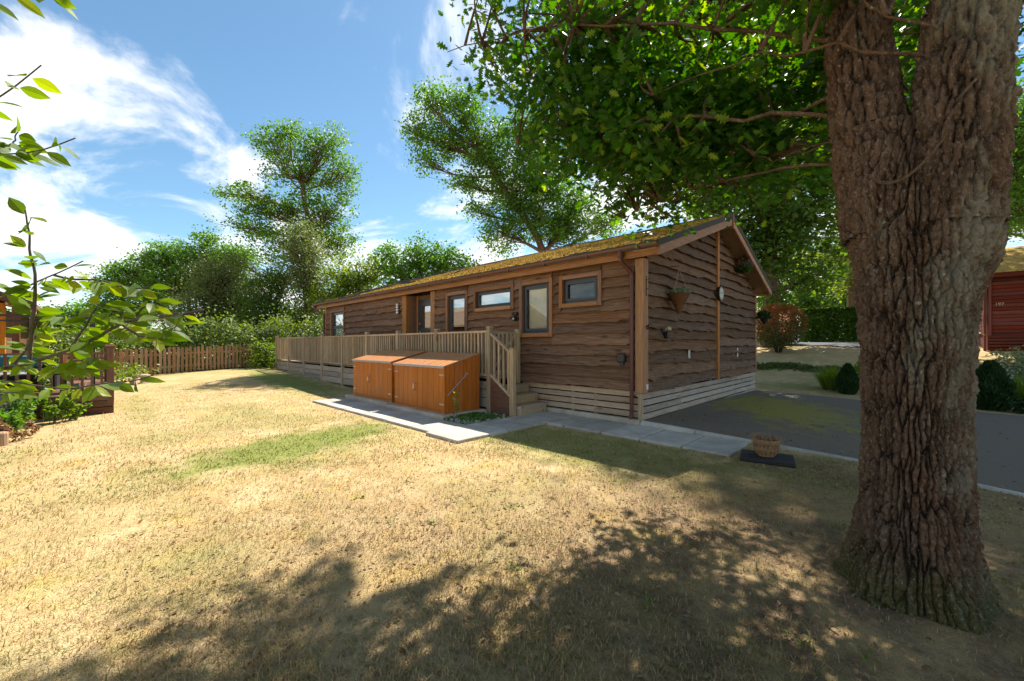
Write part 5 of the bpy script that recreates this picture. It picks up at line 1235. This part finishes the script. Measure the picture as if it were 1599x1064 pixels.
# ------------------------------------------------------------------ picket fence along the boundary
fence = thing('picket_fence', (-18.4, -4, .15), 'brown picket fence closing the far end of the lawn', 'fence')
fa, fb = np.array([-17.75, -7.4]), np.array([-18.65, -1.25]); fl_ = np.linalg.norm(fb-fa); fd = (fb-fa)/fl_; fn = np.array([fd[1], -fd[0]])
fang = math.atan2(fd[1], fd[0])
pk = MB(); pk.prism([(-.045, 0), (.045, 0), (.045, 1.0), (.03, 1.03), (-.03, 1.03), (-.045, 1.0)], -.011, .011, 'y'); pk_me = pk.mesh(M['picket']); pk_me.name = 'picket'
fo = root_loc(fence); npk = int(fl_/.142)
for k in range(npk):
    q = fa+fd*(k+.5)*.142; link('picket', pk_me, fence, (q[0]-fo[0], q[1]-fo[1], float(tz(*q))+.04-fo[2]+random.uniform(-.012, .012)), (0, random.uniform(-.015, .015), fang), (random.uniform(.94, 1.06), 1, random.uniform(.98, 1.03)))
for zr in (.28, .80):
    for k in range(4):
        a = fa+fd*fl_*k/4; b = fa+fd*fl_*(k+1)/4; off = -fn*.035
        MB().beam((a[0]+off[0], a[1]+off[1], float(tz(*a))+zr), (b[0]+off[0], b[1]+off[1], float(tz(*b))+zr), .04, .07).build('rail', M['picket'], fence)
for k in range(5):
    q = fa+fd*fl_*k/4-fn*.09; z = float(tz(*q)); MB().box(q[0]-.04, q[0]+.04, q[1]-.04, q[1]+.04, z-.1, z+1.0, 0, .006).build('fence_post', M['picket'], fence)
t = thing('tree_stump', tuple(gq(-15.1, -5.5)), 'low weathered tree stump with weeds before the picket fence', 'stump')
b0 = gq(-15.1, -5.5); st = MB(); st.lathe((b0[0], b0[1], b0[2]-.03), [(.34, 0), (.28, .08), (.24, .20), (.21, .30), (.10, .33), (.01, .31)], 14)
st.tube([(b0[0], b0[1], b0[2]+.1), (b0[0]+.35, b0[1]-.15, b0[2]+.1), (b0[0]+.6, b0[1]-.2, b0[2]-.02)], [.12, .09, .04], 8); st.build('stump_wood', M['logwood'], t)
n = 420; leaves('weeds', b0+np.array([-.3, -.35, .3])+rng.normal(0, 1, (n, 3))*[.28, .28, .2], rng.uniform(.06, .13, n), HEX, HEX_F, M['leafD'], t, kind='stuff')

# ------------------------------------------------------------------ neighbouring deck and lodge on the left
nd_ = thing('neighbour_deck', (-9.4, -7.5, 0), 'brown painted timber deck with square balusters on the lawn edge', 'deck')
NX0, NY0, NZ = -8.47, -6.32, .40
for k, (z0, z1) in enumerate(((.005, .135), (.147, .268), (.28, .405))):
    MB().box(NX0-.03, NX0, -11.5, NY0, z0, z1, 0, .004).build('skirt_board', M['brown_y'], nd_); MB().box(-13.6, NX0-.031, NY0-.03, NY0, z0, z1, 0, .004).build('skirt_board', M['brown_x'], nd_)
for k in range(12): MB().box(-13.5, NX0-.035, NY0-.15-k*.145, NY0-.01-k*.145-.005, NZ-.03, NZ).build('deck_plank', M['brown_x'], nd_)
MB().box(-13.5, NX0-.035, -11.5, NY0-.15-11*.145-.006, NZ-.03, NZ-.001).build('deck_plank', M['brown_x'], nd_)
nps = [(NX0-.05, NY0-.05), (NX0-.05, NY0-1.95), (NX0-.05, NY0-3.85), (NX0-2.0, NY0-.05), (NX0-4.0, NY0-.05)]
for x, y in nps:
    p = post(x-.055, x+.055, y-.055, y+.055, .2, 1.36, 'brown_z', 'rail_post', nd_); cp = MB()
    cp.box(x-.085, x+.085, y-.085, y+.085, 1.361, 1.40, 0, .01); cp.box(x-.065, x+.065, y-.065, y+.065, 1.4005, 1.425, 0, .008); cp.build('post_cap', M['brown_z'], p)
for (a, b) in ((nps[0], nps[1]), (nps[1], nps[2]), (nps[0], nps[3]), (nps[3], nps[4])):
    a, b = np.array(a), np.array(b); d = (b-a)/np.linalg.norm(b-a); a2, b2 = a+d*.056, b-d*.056; ax = 'brown_x' if abs(d[0]) > .5 else 'brown_y'
    MB().beam((*a2, 1.235), (*b2, 1.235), .08, .04).build('top_rail', M[ax], nd_); MB().beam((*a2, .46), (*b2, .46), .05, .05).build('bottom_rail', M[ax], nd_)
    nb = 13
    for k in range(nb):
        q = a2+(b2-a2)*(k+.5)/nb; MB().box(q[0]-.021, q[0]+.021, q[1]-.021, q[1]+.021, .485, 1.215).build('baluster', M['brown_z'], nd_)
# furniture on that deck
t = thing('garden_sofa', (-10.7, -7.75, NZ), 'black rattan garden sofa with teal cushion on the brown deck', 'sofa')
MB().box(-11.3, -10.1, -8.2, -7.3, NZ+.05, NZ+.36, 0, .03).build('seat', M['rattan'], t); MB().box(-11.42, -11.2, -8.2, -7.3, NZ+.2, NZ+.78, 0, .04).build('backrest', M['rattan'], t)
for y in (-8.32, -7.29): MB().box(-11.4, -10.1, y, y+.11, NZ+.03, NZ+.56, 0, .03).build('armrest', M['rattan'], t)
for x in (-11.3, -10.2):
    for y in (-8.25, -7.25): MB().box(x-.03, x+.03, y-.03, y+.03, NZ, NZ+.06).build('leg', M['black'], t)
MB().box(-11.18, -10.12, -8.18, -7.32, NZ+.361, NZ+.46, 0, .04).build('cushion', M['rattan'], t); MB().box(-11.18, -11.0, -8.1, -7.45, NZ+.47, NZ+.80, 0, .06).build('back_cushion', M['teal'], t)
t = thing('garden_table', (-9.5, -7.55, NZ), 'low black garden table with pale edged top behind the deck rail', 'table')
MB().box(-9.95, -9.05, -8.1, -7.0, NZ+.40, NZ+.43, 0, .008).build('table_top', M['black'], t); MB().box(-9.96, -9.04, -8.11, -6.99, NZ+.431, NZ+.445).build('glass_top', M['grey_metal'], t)
for x in (-9.9, -9.1):
    for y in (-8.05, -7.05): MB().box(x-.025, x+.025, y-.025, y+.025, NZ, NZ+.399).build('leg', M['black'], t)
t = thing('barbecue', (-10.0, -9.2, NZ), 'black lidded barbecue on the neighbouring deck', 'barbecue')
MB().box(-10.35, -9.65, -9.6, -8.75, NZ+.06, NZ+.55, 0, .02).build('cabinet', M['black'], t); MB().lathe((-10.0, -9.18, NZ+.551), [(.36, 0), (.35, .10), (.28, .22), (.15, .28), (.02, .30)], 20).build('lid', M['black'], t, True)
MB().tube([(-9.64, -9.35, NZ+.68), (-9.58, -9.35, NZ+.68), (-9.58, -9.0, NZ+.68), (-9.64, -9.0, NZ+.68)], .012, 8).build('handle', M['steel'], t)
for x in (-10.3, -9.7):
    for y in (-9.55, -8.8): MB().lathe((x, y, NZ), [(.03, 0), (.03, .06)], 8).build('castor', M['black'], t)
t = thing('gazebo_frame', (-9.9, -7.6, NZ), 'black metal gazebo frame standing on the neighbouring deck', 'frame')
gz = 1.42+30/F*9.6
for x, y in ((-8.9, -6.62), (-11.6, -6.62), (-8.9, -9.6), (-11.6, -9.6)): MB().box(x-.025, x+.025, y-.025, y+.025, NZ, 1.95).build('pole', M['blackmetal'], t)
for a, b in (((-8.9, -6.62), (-11.6, -6.62)), ((-8.9, -9.6), (-11.6, -9.6)), ((-8.9, -6.62), (-8.9, -9.6)), ((-11.6, -6.62), (-11.6, -9.6))): MB().beam((*a, 1.97), (*b, 1.97), .04, .04).build('top_bar', M['blackmetal'], t)
nl = thing('neighbour_lodge', (-17.5, -12, 0), 'brown gabled neighbouring lodge with glazed end and orange posts', 'lodge')
EX, EY, EZ = -13.2, -7.75, 2.42; sl2 = .42; ry = EY-3.6
def nslope(y): return EZ+sl2*(3.6-abs(y-ry))
nr = MB()
for (ya, yb) in ((EY, ry), (ry, ry-3.6)):
    nr.add([(EX, ya, nslope(ya)), (EX, yb, nslope(yb)), (EX-11, yb, nslope(yb)), (EX-11, ya, nslope(ya)), (EX, ya, nslope(ya)+.12), (EX, yb, nslope(yb)+.12), (EX-11, yb, nslope(yb)+.12), (EX-11, ya, nslope(ya)+.12)], [(0,1,2,3),(7,6,5,4),(0,4,5,1),(1,5,6,2),(2,6,7,3),(3,7,4,0)])
nr = nr.build('roof', plain('brown_tile', (.17,.115,.075), .9, 0, .15, .3, 6, .4), nl)
for k in range(9):
    ya = EY-.02-k*.40; MB().beam((EX+.01, ya, nslope(ya)-.09), (EX-1.0, ya, nslope(ya)-.09), .05, .14).build('rafter', M['slat_x'], nr)
for ya, yb in ((EY+.02, ry), (ry, ry-3.62)): MB().add([(EX+.02, ya, nslope(ya)-.10), (EX+.02, yb, nslope(yb)-.10), (EX+.02, yb, nslope(yb)+.13), (EX+.02, ya, nslope(ya)+.13), (EX+.05, ya, nslope(ya)-.10), (EX+.05, yb, nslope(yb)-.10), (EX+.05, yb, nslope(yb)+.13), (EX+.05, ya, nslope(ya)+.13)], [(0,1,2,3),(7,6,5,4),(0,4,5,1),(1,5,6,2),(2,6,7,3),(3,7,4,0)]).build('barge_board', M['brown_y'], nl)
MB().box(EX-11, EX-1.2, ry-3.2, EY-.55, .0, 2.36).prism([(EY-.55, 2.361), (ry-3.2, 2.361), (ry, nslope(ry)-.05)], EX-11, EX-1.2, 'x').build('wall', M['brown_y'], nl)
for y in (EY-.62, EY-1.15, EY-2.1, EY-3.05): post(EX-1.19, EX-1.05, y-.07, y+.07, .4, 2.55, 'orange_z', 'post', nl)
for y0, y1 in ((EY-1.07, EY-.70), (EY-2.02, EY-1.23), (EY-2.97, EY-2.18)): MB().box(EX-1.15, EX-1.14, y0, y1, .5, 2.3).build('pane', M['glass_r'], nl)
post(EX-.25, EX-.12, EY-.35, EY-.22, .4, 2.40, 'brown_z', 'post', nl)

# planting bed before that deck, with log edging
def mound(name, label, c, r, n, size, mats, parts, extra=None):
    t = thing(name, (c[0], c[1], 0), label, 'plant'); ns = max(10, n//55); st = MB(); cc = []
    for k in range(ns):
        a = random.random()*6.283; q = math.sqrt(random.random()); b0 = np.array([c[0]+r[0]*.7*q*math.cos(a), c[1]+r[1]*.7*q*math.sin(a), 0.]); hh = (c[2]+r[2])*random.uniform(.45, 1.15)*(1.05-.35*q)
        tip = b0+np.array([r[0]*.5*q*math.cos(a)+random.gauss(0, .06), r[1]*.5*q*math.sin(a)+random.gauss(0, .06), hh]); pt = bez(b0, tip, (0, 0, hh*.1), 6); st.tube(pt, [.006, .006, .005, .004, .003, .002], 5)
        m = int(n/ns*1.1); u = rng.uniform(.25, 1.0, m); cc.append(np.stack([np.interp(u, np.linspace(0, 1, 6), pt[:, i]) for i in range(3)], 1)+rng.normal(0, .045, (m, 3))*(1.35-u)[:, None])
    cc = np.concatenate(cc); cc = cc[cc[:, 2] > .02]; sel = rng.random(len(cc)) < .72
    leaves(parts[0], cc[sel], rng.uniform(.6, 1.3, sel.sum())*size, HEX, HEX_F, M[mats[0]], t, up=.35); leaves(parts[1], cc[~sel], rng.uniform(.5, 1.2, (~sel).sum())*size, HEX, HEX_F, M[mats[1]], t, up=.35)
    st.build('stems', M['twig'], t); return t
mound('leafy_shrub', 'bright green leafy shrub in the bed against the brown deck', (-7.95, -7.25, .34), (.42, .5, .40), 1500, .085, ['leafD', 'leafA'], ['foliage', 'inner_leaves'])
mound('leafy_shrub', 'pale green nettle-like plants in the bed beside the log edging', (-7.0, -7.75, .28), (.65, .5, .34), 1900, .075, ['leafA', 'leafD'], ['foliage', 'young_leaves'])
mound('leafy_shrub', 'fresh green shrub in the bed behind the lavender', (-7.6, -8.4, .42), (.7, .7, .48), 2000, .08, ['leafD', 'leafA'], ['foliage', 'inner_leaves'])
spiky('lavender', np.array([-7.35, -7.95, 0]), 260, .72, .55, 'lav', 'mauve grey lavender among the bed plants')
mound('wallflower', 'small plant with orange and red leaves by the log edging', (-6.15, -7.55, .14), (.32, .28, .20), 700, .055, ['deadleaf', 'photinia'], ['leaves', 'red_leaves'])
t = thing('log_edging', (-5.85, -7.6, 0), 'upright half log edging at the corner of the plant bed', 'edging')
for k in range(6):
    x, y = -5.82-.02*k, -7.5-.135*k; MB().lathe((x, y, -.06), [(.068, 0), (.07, .05), (.068, .22+.02*random.random()), (.055, .25), (.01, .252)], 12).build('log', M['logwood'], t)

# ------------------------------------------------------------------ red cabin and the bungalow by the road
rcb = thing('red_cabin', (9.6, 18.6, 1.25), 'dark red timber cabin with mossy tiled roof beyond the gravel', 'cabin')
CX0, CX1, CY0, CY1, CZ = 5.42, 13.6, 16.4, 21.4, 1.22
MB().box(CX0+.1, CX1, CY0+.06, CY1, CZ-.2, CZ+2.75).build('wall', M['red_x'], rcb)
for k in range(16):
    z0 = CZ+.62+k*.135; MB().box(CX0+.20, CX1, CY0+.01, CY0+.058, z0, z0+.125, 0, .012).build('board', M['red_x'], rcb)
    MB().box(CX0+.05, CX0+.099, CY0+.3, CY1, z0, z0+.125).build('board', M['red_x'], rcb)
for k in range(5):
    z0 = CZ-.02+k*.115; MB().box(CX0+.1, CX1, CY0-.06, CY0-.03, z0, z0+.085, 0, .006).build('skirt_slat', M['red_x'], rcb)
MB().box(CX0, CX0+.07, CY0-.06, CY0+.09, CZ-.1, CZ+2.75).build('corner_post', M['red_z'], rcb); MB().box(CX0+.12, CX0+.19, CY0-.05, CY0+.06, CZ+.5, CZ+2.75).build('corner_post', M['red_z'], rcb)
MB().box(CX0-.1, CX1, CY0-.42, CY0-.38, CZ+2.62, CZ+2.80).build('fascia', M['red_x'], rcb)
cr = MB(); cr.add([(CX0-.15, CY0-.45, CZ+2.78), (CX1, CY0-.45, CZ+2.78), (CX1, CY0+2.6, CZ+4.1), (CX0-.15, CY0+2.6, CZ+4.1), (CX0-.15, CY1+.4, CZ+2.78), (CX1, CY1+.4, CZ+2.78)], [(0,1,2,3),(3,2,5,4),(0,3,4)]); cr = cr.build('roof', M['mossy_tile'], rcb)
tl = MB(); tl.prism([(0, -.012), (.34, .0), (.34, .010), (0, .024)], -.145, .145, 'x'); tl_me = tl.mesh(M['mossy_tile']); tl_me.name = 'tile'
cro = root_loc(rcb); sp_ = math.atan2(1.32, 3.05)
cnt = 0
for r_ in range(10):
    for k in range(12):
        y = CY0-.45+r_*.325*math.cos(sp_); z = CZ+2.79+r_*.325*math.sin(sp_); x = CX0-.02+k*.30+(.15 if r_ % 2 else 0)
        link('tile', tl_me, cr, (x-cro[0], y-cro[1], z-cro[2]), (sp_, 0, random.uniform(-.01, .01)))
# house number in pale digits
txt = bpy.data.curves.new('digits', 'FONT'); txt.body = '197'; txt.size = .15; txt.extrude = .006
to = bpy.data.objects.new('tmp_text', txt); col.objects.link(to); dg_ = bpy.context.evaluated_depsgraph_get(); tm_ = bpy.data.meshes.new_from_object(to.evaluated_get(dg_)); bpy.data.objects.remove(to)
tm_.materials.append(M['beige']); link('house_number', tm_, rcb, (CX0+.27-cro[0], CY0-.0-cro[1], CZ+1.62-cro[2]), (R_(90), 0, 0))
MB().tube([(CX0-.25, CY0-.6, CZ+.45), (CX0-.1, CY0-.3, CZ+.62), (CX0+.02, CY0-.08, CZ+.55)], .02, 8).build('hose', M['beige'], rcb)
bq = gp(1140, 38); bg_ = thing('bungalow', tuple(bq), 'brick bungalow with clay tiled roof glimpsed beyond the red tipped bush', 'house')
MB().box(bq[0]-5.5, bq[0]+4.0, bq[1], bq[1]+7, bq[2]-.3, bq[2]+2.5).build('wall', M['brick'], bg_)
rf = MB().add([(bq[0]-6, bq[1]-.4, bq[2]+2.45), (bq[0]+4.4, bq[1]-.4, bq[2]+2.45), (bq[0]+4.4, bq[1]+3.5, bq[2]+4.6), (bq[0]-6, bq[1]+3.5, bq[2]+4.6), (bq[0]-6, bq[1]+7.4, bq[2]+2.45), (bq[0]+4.4, bq[1]+7.4, bq[2]+2.45)], [(0,1,2,3),(3,2,5,4),(0,3,4),(1,5,2)]).build('roof', M['tile'], bg_)
for x in (-3.5, -.5, 2.2):
    wn = MB().box(bq[0]+x-.6, bq[0]+x+.6, bq[1]-.05, bq[1]+.02, bq[2]+.9, bq[2]+2.05).build('window', M['white'], bg_); MB().box(bq[0]+x-.5, bq[0]+x+.5, bq[1]-.06, bq[1]-.051, bq[2]+1.0, bq[2]+1.95).build('pane', M['glass_r'], wn)

# ------------------------------------------------------------------ cherry tree at the left: traced twigs, each leaf a piece
cb = P(-330, 700, 2.35); cherry = thing('cherry_tree', (cb[0], cb[1], 0), 'cherry tree branches with pointed green leaves over the lawn edge', 'cherry tree')
tr_ = MB(); tr_.tube([(cb[0], cb[1], -.05), (cb[0]+.02, cb[1], .7), tuple(P(-320, 560, 2.35)), tuple(P(-330, 350, 2.3)), tuple(P(-340, 100, 2.3)), tuple(P(-320, -150, 2.3))], [.085, .07, .06, .05, .04, .02], 12); tr_.build('trunk', M['twig'], cherry, True)
CB = [([(-325,640,2.35),(-120,600,2.25),(0,577,2.1),(60,565,2.05),(110,545,2.0),(150,530,2.0),(185,503,2.0),(230,497,1.95),(290,490,1.9),(318,484,1.9)], .017, 12, .30),
      ([(45,567,2.06),(50,520,2.04),(55,480,2.02),(57,440,2.0),(50,395,1.98),(44,350,1.96),(40,328,1.95)], .010, 13, .05),
      ([(-330,480,2.3),(-80,500,2.2),(0,465,2.1),(45,447,2.05),(85,430,2.0),(108,418,1.97),(130,408,1.95)], .009, 8, .45),
      ([(85,430,2.0),(115,437,2.0),(150,436,1.98),(185,446,1.95),(215,452,1.95),(240,446,1.94)], .006, 9, .1),
      ([(-322,620,2.35),(-60,585,2.2),(30,597,2.1),(70,604,2.05),(110,610,2.05),(150,600,2.0),(190,596,2.0),(225,597,2.0),(240,586,2.0)], .009, 12, .40),
      ([(185,503,2.0),(212,522,1.98),(240,530,1.95),(262,520,1.95),(283,503,1.92)], .006, 6, .2),
      ([(110,545,2.0),(130,515,1.95),(150,480,1.92),(165,470,1.9)], .006, 6, .2), ([(150,530,2.0),(190,515,2.1),(225,480,2.1),(250,470,2.1)], .005, 6, .2),
      ([(20,574,2.1),(45,540,2.2),(80,500,2.25),(110,490,2.25)], .006, 7, .2), ([(60,565,2.05),(95,575,1.95),(130,560,1.9),(165,560,1.9)], .005, 7, .2),
      ([(-335,250,2.2),(-60,190,1.85),(0,150,1.75),(35,128,1.72),(65,102,1.7)], .008, 4, .8), ([(-332,300,2.2),(-60,245,1.9),(0,240,1.8),(48,240,1.78),(95,226,1.77),(118,216,1.76)], .008, 9, .58),
      ([(0,240,1.8),(22,222,1.8),(28,205,1.8)], .004, 4, .2), ([(-335,100,2.2),(-100,10,1.8),(0,-12,1.7),(50,-14,1.68),(100,-12,1.66)], .008, 6, .55), ([(-40,590,2.1),(-10,615,2.0),(30,612,1.95)], .006, 4, .2)]
CL = np.array([(0,0,0),(.10,.12,.02),(.20,.30,.035),(.22,.5,.02),(.17,.70,-.02),(.08,.87,-.07),(0,1.02,-.12),(-.08,.87,-.07),(-.17,.70,-.02),(-.22,.5,.02),(-.20,.30,.035),(-.10,.12,.02),(0,.3,-.02),(0,.6,-.05)])
CL = CL*[1.25, 1, 1]
CF = [(0,1,2,12),(12,2,3,4,13),(13,4,5,6),(0,12,10,11),(12,13,8,9,10),(13,6,7,8)]
cm = []
for k in range(5):
    me = MB().add(CL, CF).mesh(M['cherry']); me.name = 'leaf'; at = me.attributes.new('tint', 'FLOAT', 'POINT'); at.data.foreach_set('value', np.full(len(CL), (.05, .3, .55, .8, .93)[k], np.float32)); cm.append(me)
for pts, r, nl_, start in CB:
    pp = np.array([P(*q) for q in pts]); s = np.concatenate([[0], np.cumsum(np.linalg.norm(np.diff(pp, axis=0), axis=1))]); q = np.linspace(0, s[-1], 26)
    pth = np.stack([np.interp(q, s, pp[:, i]) for i in range(3)], 1); pth[1:-1] += rng.normal(0, .0035, (24, 3)); pth[1:-1] = (pth[:-2]+2*pth[1:-1]+pth[2:])/4
    MB().tube(pth, np.linspace(r, max(.0022, r*.3), 26), 8).build('branch', M['twig'], cherry, True)
    nl_ = int(nl_*1.2)
    for k in range(nl_):
        f = start+(1-start)*(k+.5)/nl_; i = min(int(f*25), 24); p = pth[i]; d = pth[i+1]-pth[i]; d /= np.linalg.norm(d)
        side = np.cross(d, [0, 0, 1.]); side /= np.linalg.norm(side)+1e-6
        for rep in range(random.choice((2, 3, 3))):
            sg_ = 1 if (k+rep) % 2 else -1
            al = Vector(d*random.uniform(.1, .9) + side*sg_*random.uniform(.4, 1.1) + np.array([0, 0, random.uniform(-.9, .1)])); al.normalize()
            up_ = Vector((random.gauss(0, .8), random.gauss(0, .8)-.3, .8)); nz = (up_-al*up_.dot(al)).normalized(); sx = al.cross(nz)
            L_ = random.uniform(.065, .108); p2 = Vector(p)+al*.012
            o = link('leaf', random.choice(cm), cherry, tuple(p2-Vector(cherry.location)), Matrix((sx, al, nz)).transposed().to_euler(), (L_*random.uniform(.9, 1.1), L_, L_))

# ------------------------------------------------------------------ grass, weeds and litter
def bare(x, y):
    """True where no grass stands"""
    drive = (x > -.1) & (y > np.interp(x, KX, KY)-.06) & (y < 7.2); house = (x > -17.0) & (x < .1) & (y > -1.0)
    path = (x > -1.33) & (x < 1.72) & (y > -1.06) & (y < .1); lnk = (x > -2.9) & (x < -1.27) & (y > -3.0) & (y < 0); strip = (x > -7.2) & (x < -2.05) & (y > -2.93) & (y < -.9)
    tr = np.hypot(x-TX, y-TY) < .34; tile = (np.abs(x-2.05) < .33) & (np.abs(y+.84) < .3); nbd = (x < NX0+.04) & (y < NY0+.02); bed = (x < -6.0) & (y < -7.1)
    return drive | house | path | lnk | strip | tr | tile | nbd | bed
def blades(name, n, r0, r1, hmin, hmax, w, seed, pw=1.0):
    rg = np.random.default_rng(seed); a = rg.uniform(-1.25, 1.25, n); r = r0*(r1/r0)**(rg.random(n)**pw)
    dirx = FW[0]*np.cos(a)+RX[0]*np.sin(a); diry = FW[1]*np.cos(a)+RX[1]*np.sin(a); x = CAM[0]+dirx*r; y = CAM[1]+diry*r
    # tufted: pull toward clump centres
    soil = np.hypot((x-TX)/2.4, (y-TY+.4)/2.4) + 1.1*(fbm(x*2.2, y*2.2, 0, 3, 40)-.5)
    ok = ~bare(x, y) & (rg.random(n) < np.clip(.30+.95*soil, .28, 1)*np.clip(fbm(x*3.1, y*3.1, 0, 3, 44)*2.1-.15, .1, 1)); x, y, r = x[ok], y[ok], r[ok]; n = len(x)
    z = tz(x, y); phi = rg.random(n)*6.283; tilt = np.clip(rg.normal(1.0, .38, n), .1, 1.5); h = rg.uniform(hmin, hmax, n)*(.6+.8*fbm(x*1.3, y*1.3, 0, 2, 50)); ww = w*rg.uniform(.7, 1.4, n)
    d1 = np.stack([np.sin(tilt*.6)*np.cos(phi), np.sin(tilt*.6)*np.sin(phi), np.cos(tilt*.6)], 1); d2 = np.stack([np.sin(tilt*1.15)*np.cos(phi+.3), np.sin(tilt*1.15)*np.sin(phi+.3), np.cos(tilt*1.15)], 1)
    s = np.stack([-np.sin(phi), np.cos(phi), np.zeros(n)], 1)*ww[:, None]/2; p0 = np.stack([x, y, z-.002], 1); p1 = p0+d1*h[:, None]*.55; p2 = p1+d2*h[:, None]*.5
    v = np.stack([p0-s, p0+s, p1+s*.8, p1-s*.8, p2], 1).reshape(-1, 3); off = (np.arange(n)*5)[:, None]; f = np.concatenate([off+np.array([0,1,2,3]), off+np.array([3,2,4])], 1).ravel()
    o = np_mesh(name, v, f, np.tile([4, 3], n), M['blade'], None, {'tint': np.repeat(rg.random(n), 5)}); return tag(o, 'short dry straw coloured lawn grass', 'grass', kind='stuff')
blades('grass', 145000, .9, 5.5, .016, .05, .0042, 3, .85)
g2 = blades('grass', 130000, 5.0, 17, .018, .05, .009, 4, .8); g2['label'] = 'sunburnt short grass of the farther lawn'
# loose dead leaves, straw and weeds on the ground
def scatter(n, x0, x1, y0, y1, seed):
    rg = np.random.default_rng(seed); x = rg.uniform(x0, x1, n); y = rg.uniform(y0, y1, n); ok = ~bare(x, y); return np.stack([x[ok], y[ok], tz(x[ok], y[ok])+.012], 1)
sc = np.concatenate([scatter(5200, .2, 6, -6.4, -.3, 71), scatter(1500, -1.5, 2, -6.6, -1.4, 75), scatter(500, -7, 1, -7, -2, 72), scatter(500, 1.9, 4.4, -1.3, -.1, 73)])
rg_ = np.random.default_rng(91); dx_ = rg_.uniform(.1, 7, 900); dy_ = np.interp(dx_, KX, KY)+.05+6.5*rg_.random(900)**2.2; sc2 = np.stack([dx_, dy_, tz(dx_, dy_)+.012+drive_z(dx_, dy_)+.008], 1)
tag(leaves('drive_litter', sc2, rg_.uniform(.012, .05, 900), HEX, HEX_F, M['deadleaf'], None, up=1.6), 'dry leaf scraps blown over the dark drive', 'leaf litter', kind='stuff')
tag(leaves('leaf_litter', sc, rng.uniform(.010, .040, len(sc)), HEX, HEX_F, M['deadleaf'], None, up=1.2), 'small dry leaf litter scattered over the lawn', 'leaf litter', kind='stuff')
wd = []; 
for k in range(26):
    c = scatter(1, -4, 4, -6.2, -1.2, 200+k)
    if len(c): wd.append(c[0]+rng.normal(0, 1, (14, 3))*[.035, .035, .006]+[0, 0, .012])
wd = np.concatenate(wd); tag(leaves('lawn_weeds', wd, rng.uniform(.015, .036, len(wd)), HEX, HEX_F, M['leafD'], None, up=.8), 'small green broad leaved weeds dotted in the lawn', 'weeds', kind='stuff')
for k, (px, py, lab, m, s_) in enumerate(((262, 988, 'curled orange fallen leaf on the shaded lawn', 'deadleaf', .07), (836, 946, 'pale crumpled fallen oak leaf near lawn shadow', 'deadleaf', .09), (1398, 1011, 'whitish fallen leaf near the oak roots', 'deadleaf', .06), (463, 824, 'dark brown fallen leaf on the sunlit lawn', 'deadleaf', .06))):
    d = H*F/(py-HY); q = P(px, py, d); o = np_mesh('fallen_leaf', OAK*[s_, s_, s_*2.5]+[0, 0, 0], np.concatenate([np.array(f) for f in OAK_F]), [len(f) for f in OAK_F], M[m], None, {'tint': np.full(len(OAK), (.2, .9, 1, 0)[k])}); o.location = (q[0], q[1], .022); o.rotation_euler = (.25, .2, k*1.3); tag(o, lab, 'leaf')
# weedy rubble patch between sheds and steps, with one sapling
n = 900; c = np.stack([rng.uniform(-2.85, -2.16, n), rng.uniform(-2.1, -1.06, n), np.zeros(n)], 1); c[:, 2] = .03+.06*rng.random(n)*(1-np.abs((c[:, 1]+1.6)/.55)**2)
tag(leaves('weed_patch', c, rng.uniform(.03, .09, n), HEX, HEX_F, M['leafA'], None, up=.4, kind='stuff'), 'green weeds growing on the rubble patch beside steps', 'weeds')
n = 700; c = np.stack([rng.uniform(-2.9, -2.14, n), rng.uniform(-2.12, -1.03, n), rng.uniform(.005, .05, n)], 1)
BLK = np.array([(.5,.1,.3),(-.1,.5,.25),(-.5,-.1,.3),(.1,-.5,.2),(0,0,.6),(.4,.1,-.3),(-.1,.4,-.3),(-.4,-.1,-.3),(.1,-.4,-.3)]); BLK_F = [(0,1,4),(1,2,4),(2,3,4),(3,0,4),(0,5,6,1),(1,6,7,2),(2,7,8,3),(3,8,5,0)]
tag(leaves('rubble', c, rng.uniform(.02, .06, n), BLK, BLK_F, M['stone'], None, up=1.5, kind='stuff'), 'stone chippings and debris in the patch beside the steps', 'rubble')
sb_ = np.array([-2.62, -1.98, 0.]); t = thing('sapling', tuple(sb_), 'thin yellow green sapling at the corner of the orange shed', 'sapling')
MB().tube([sb_, sb_+[.01, .0, .25], sb_+[-.01, .02, .52]], [.007, .005, .003], 6).build('stem', M['twig'], t)
n = 34; zl = rng.uniform(.12, .54, n); a = rng.random(n)*6.28; leaves('foliage', sb_+np.stack([.05*np.cos(a), .05*np.sin(a), zl], 1), rng.uniform(.05, .09, n), HEX, HEX_F, M['leafD'], t, up=.3)
# EOF_ALL
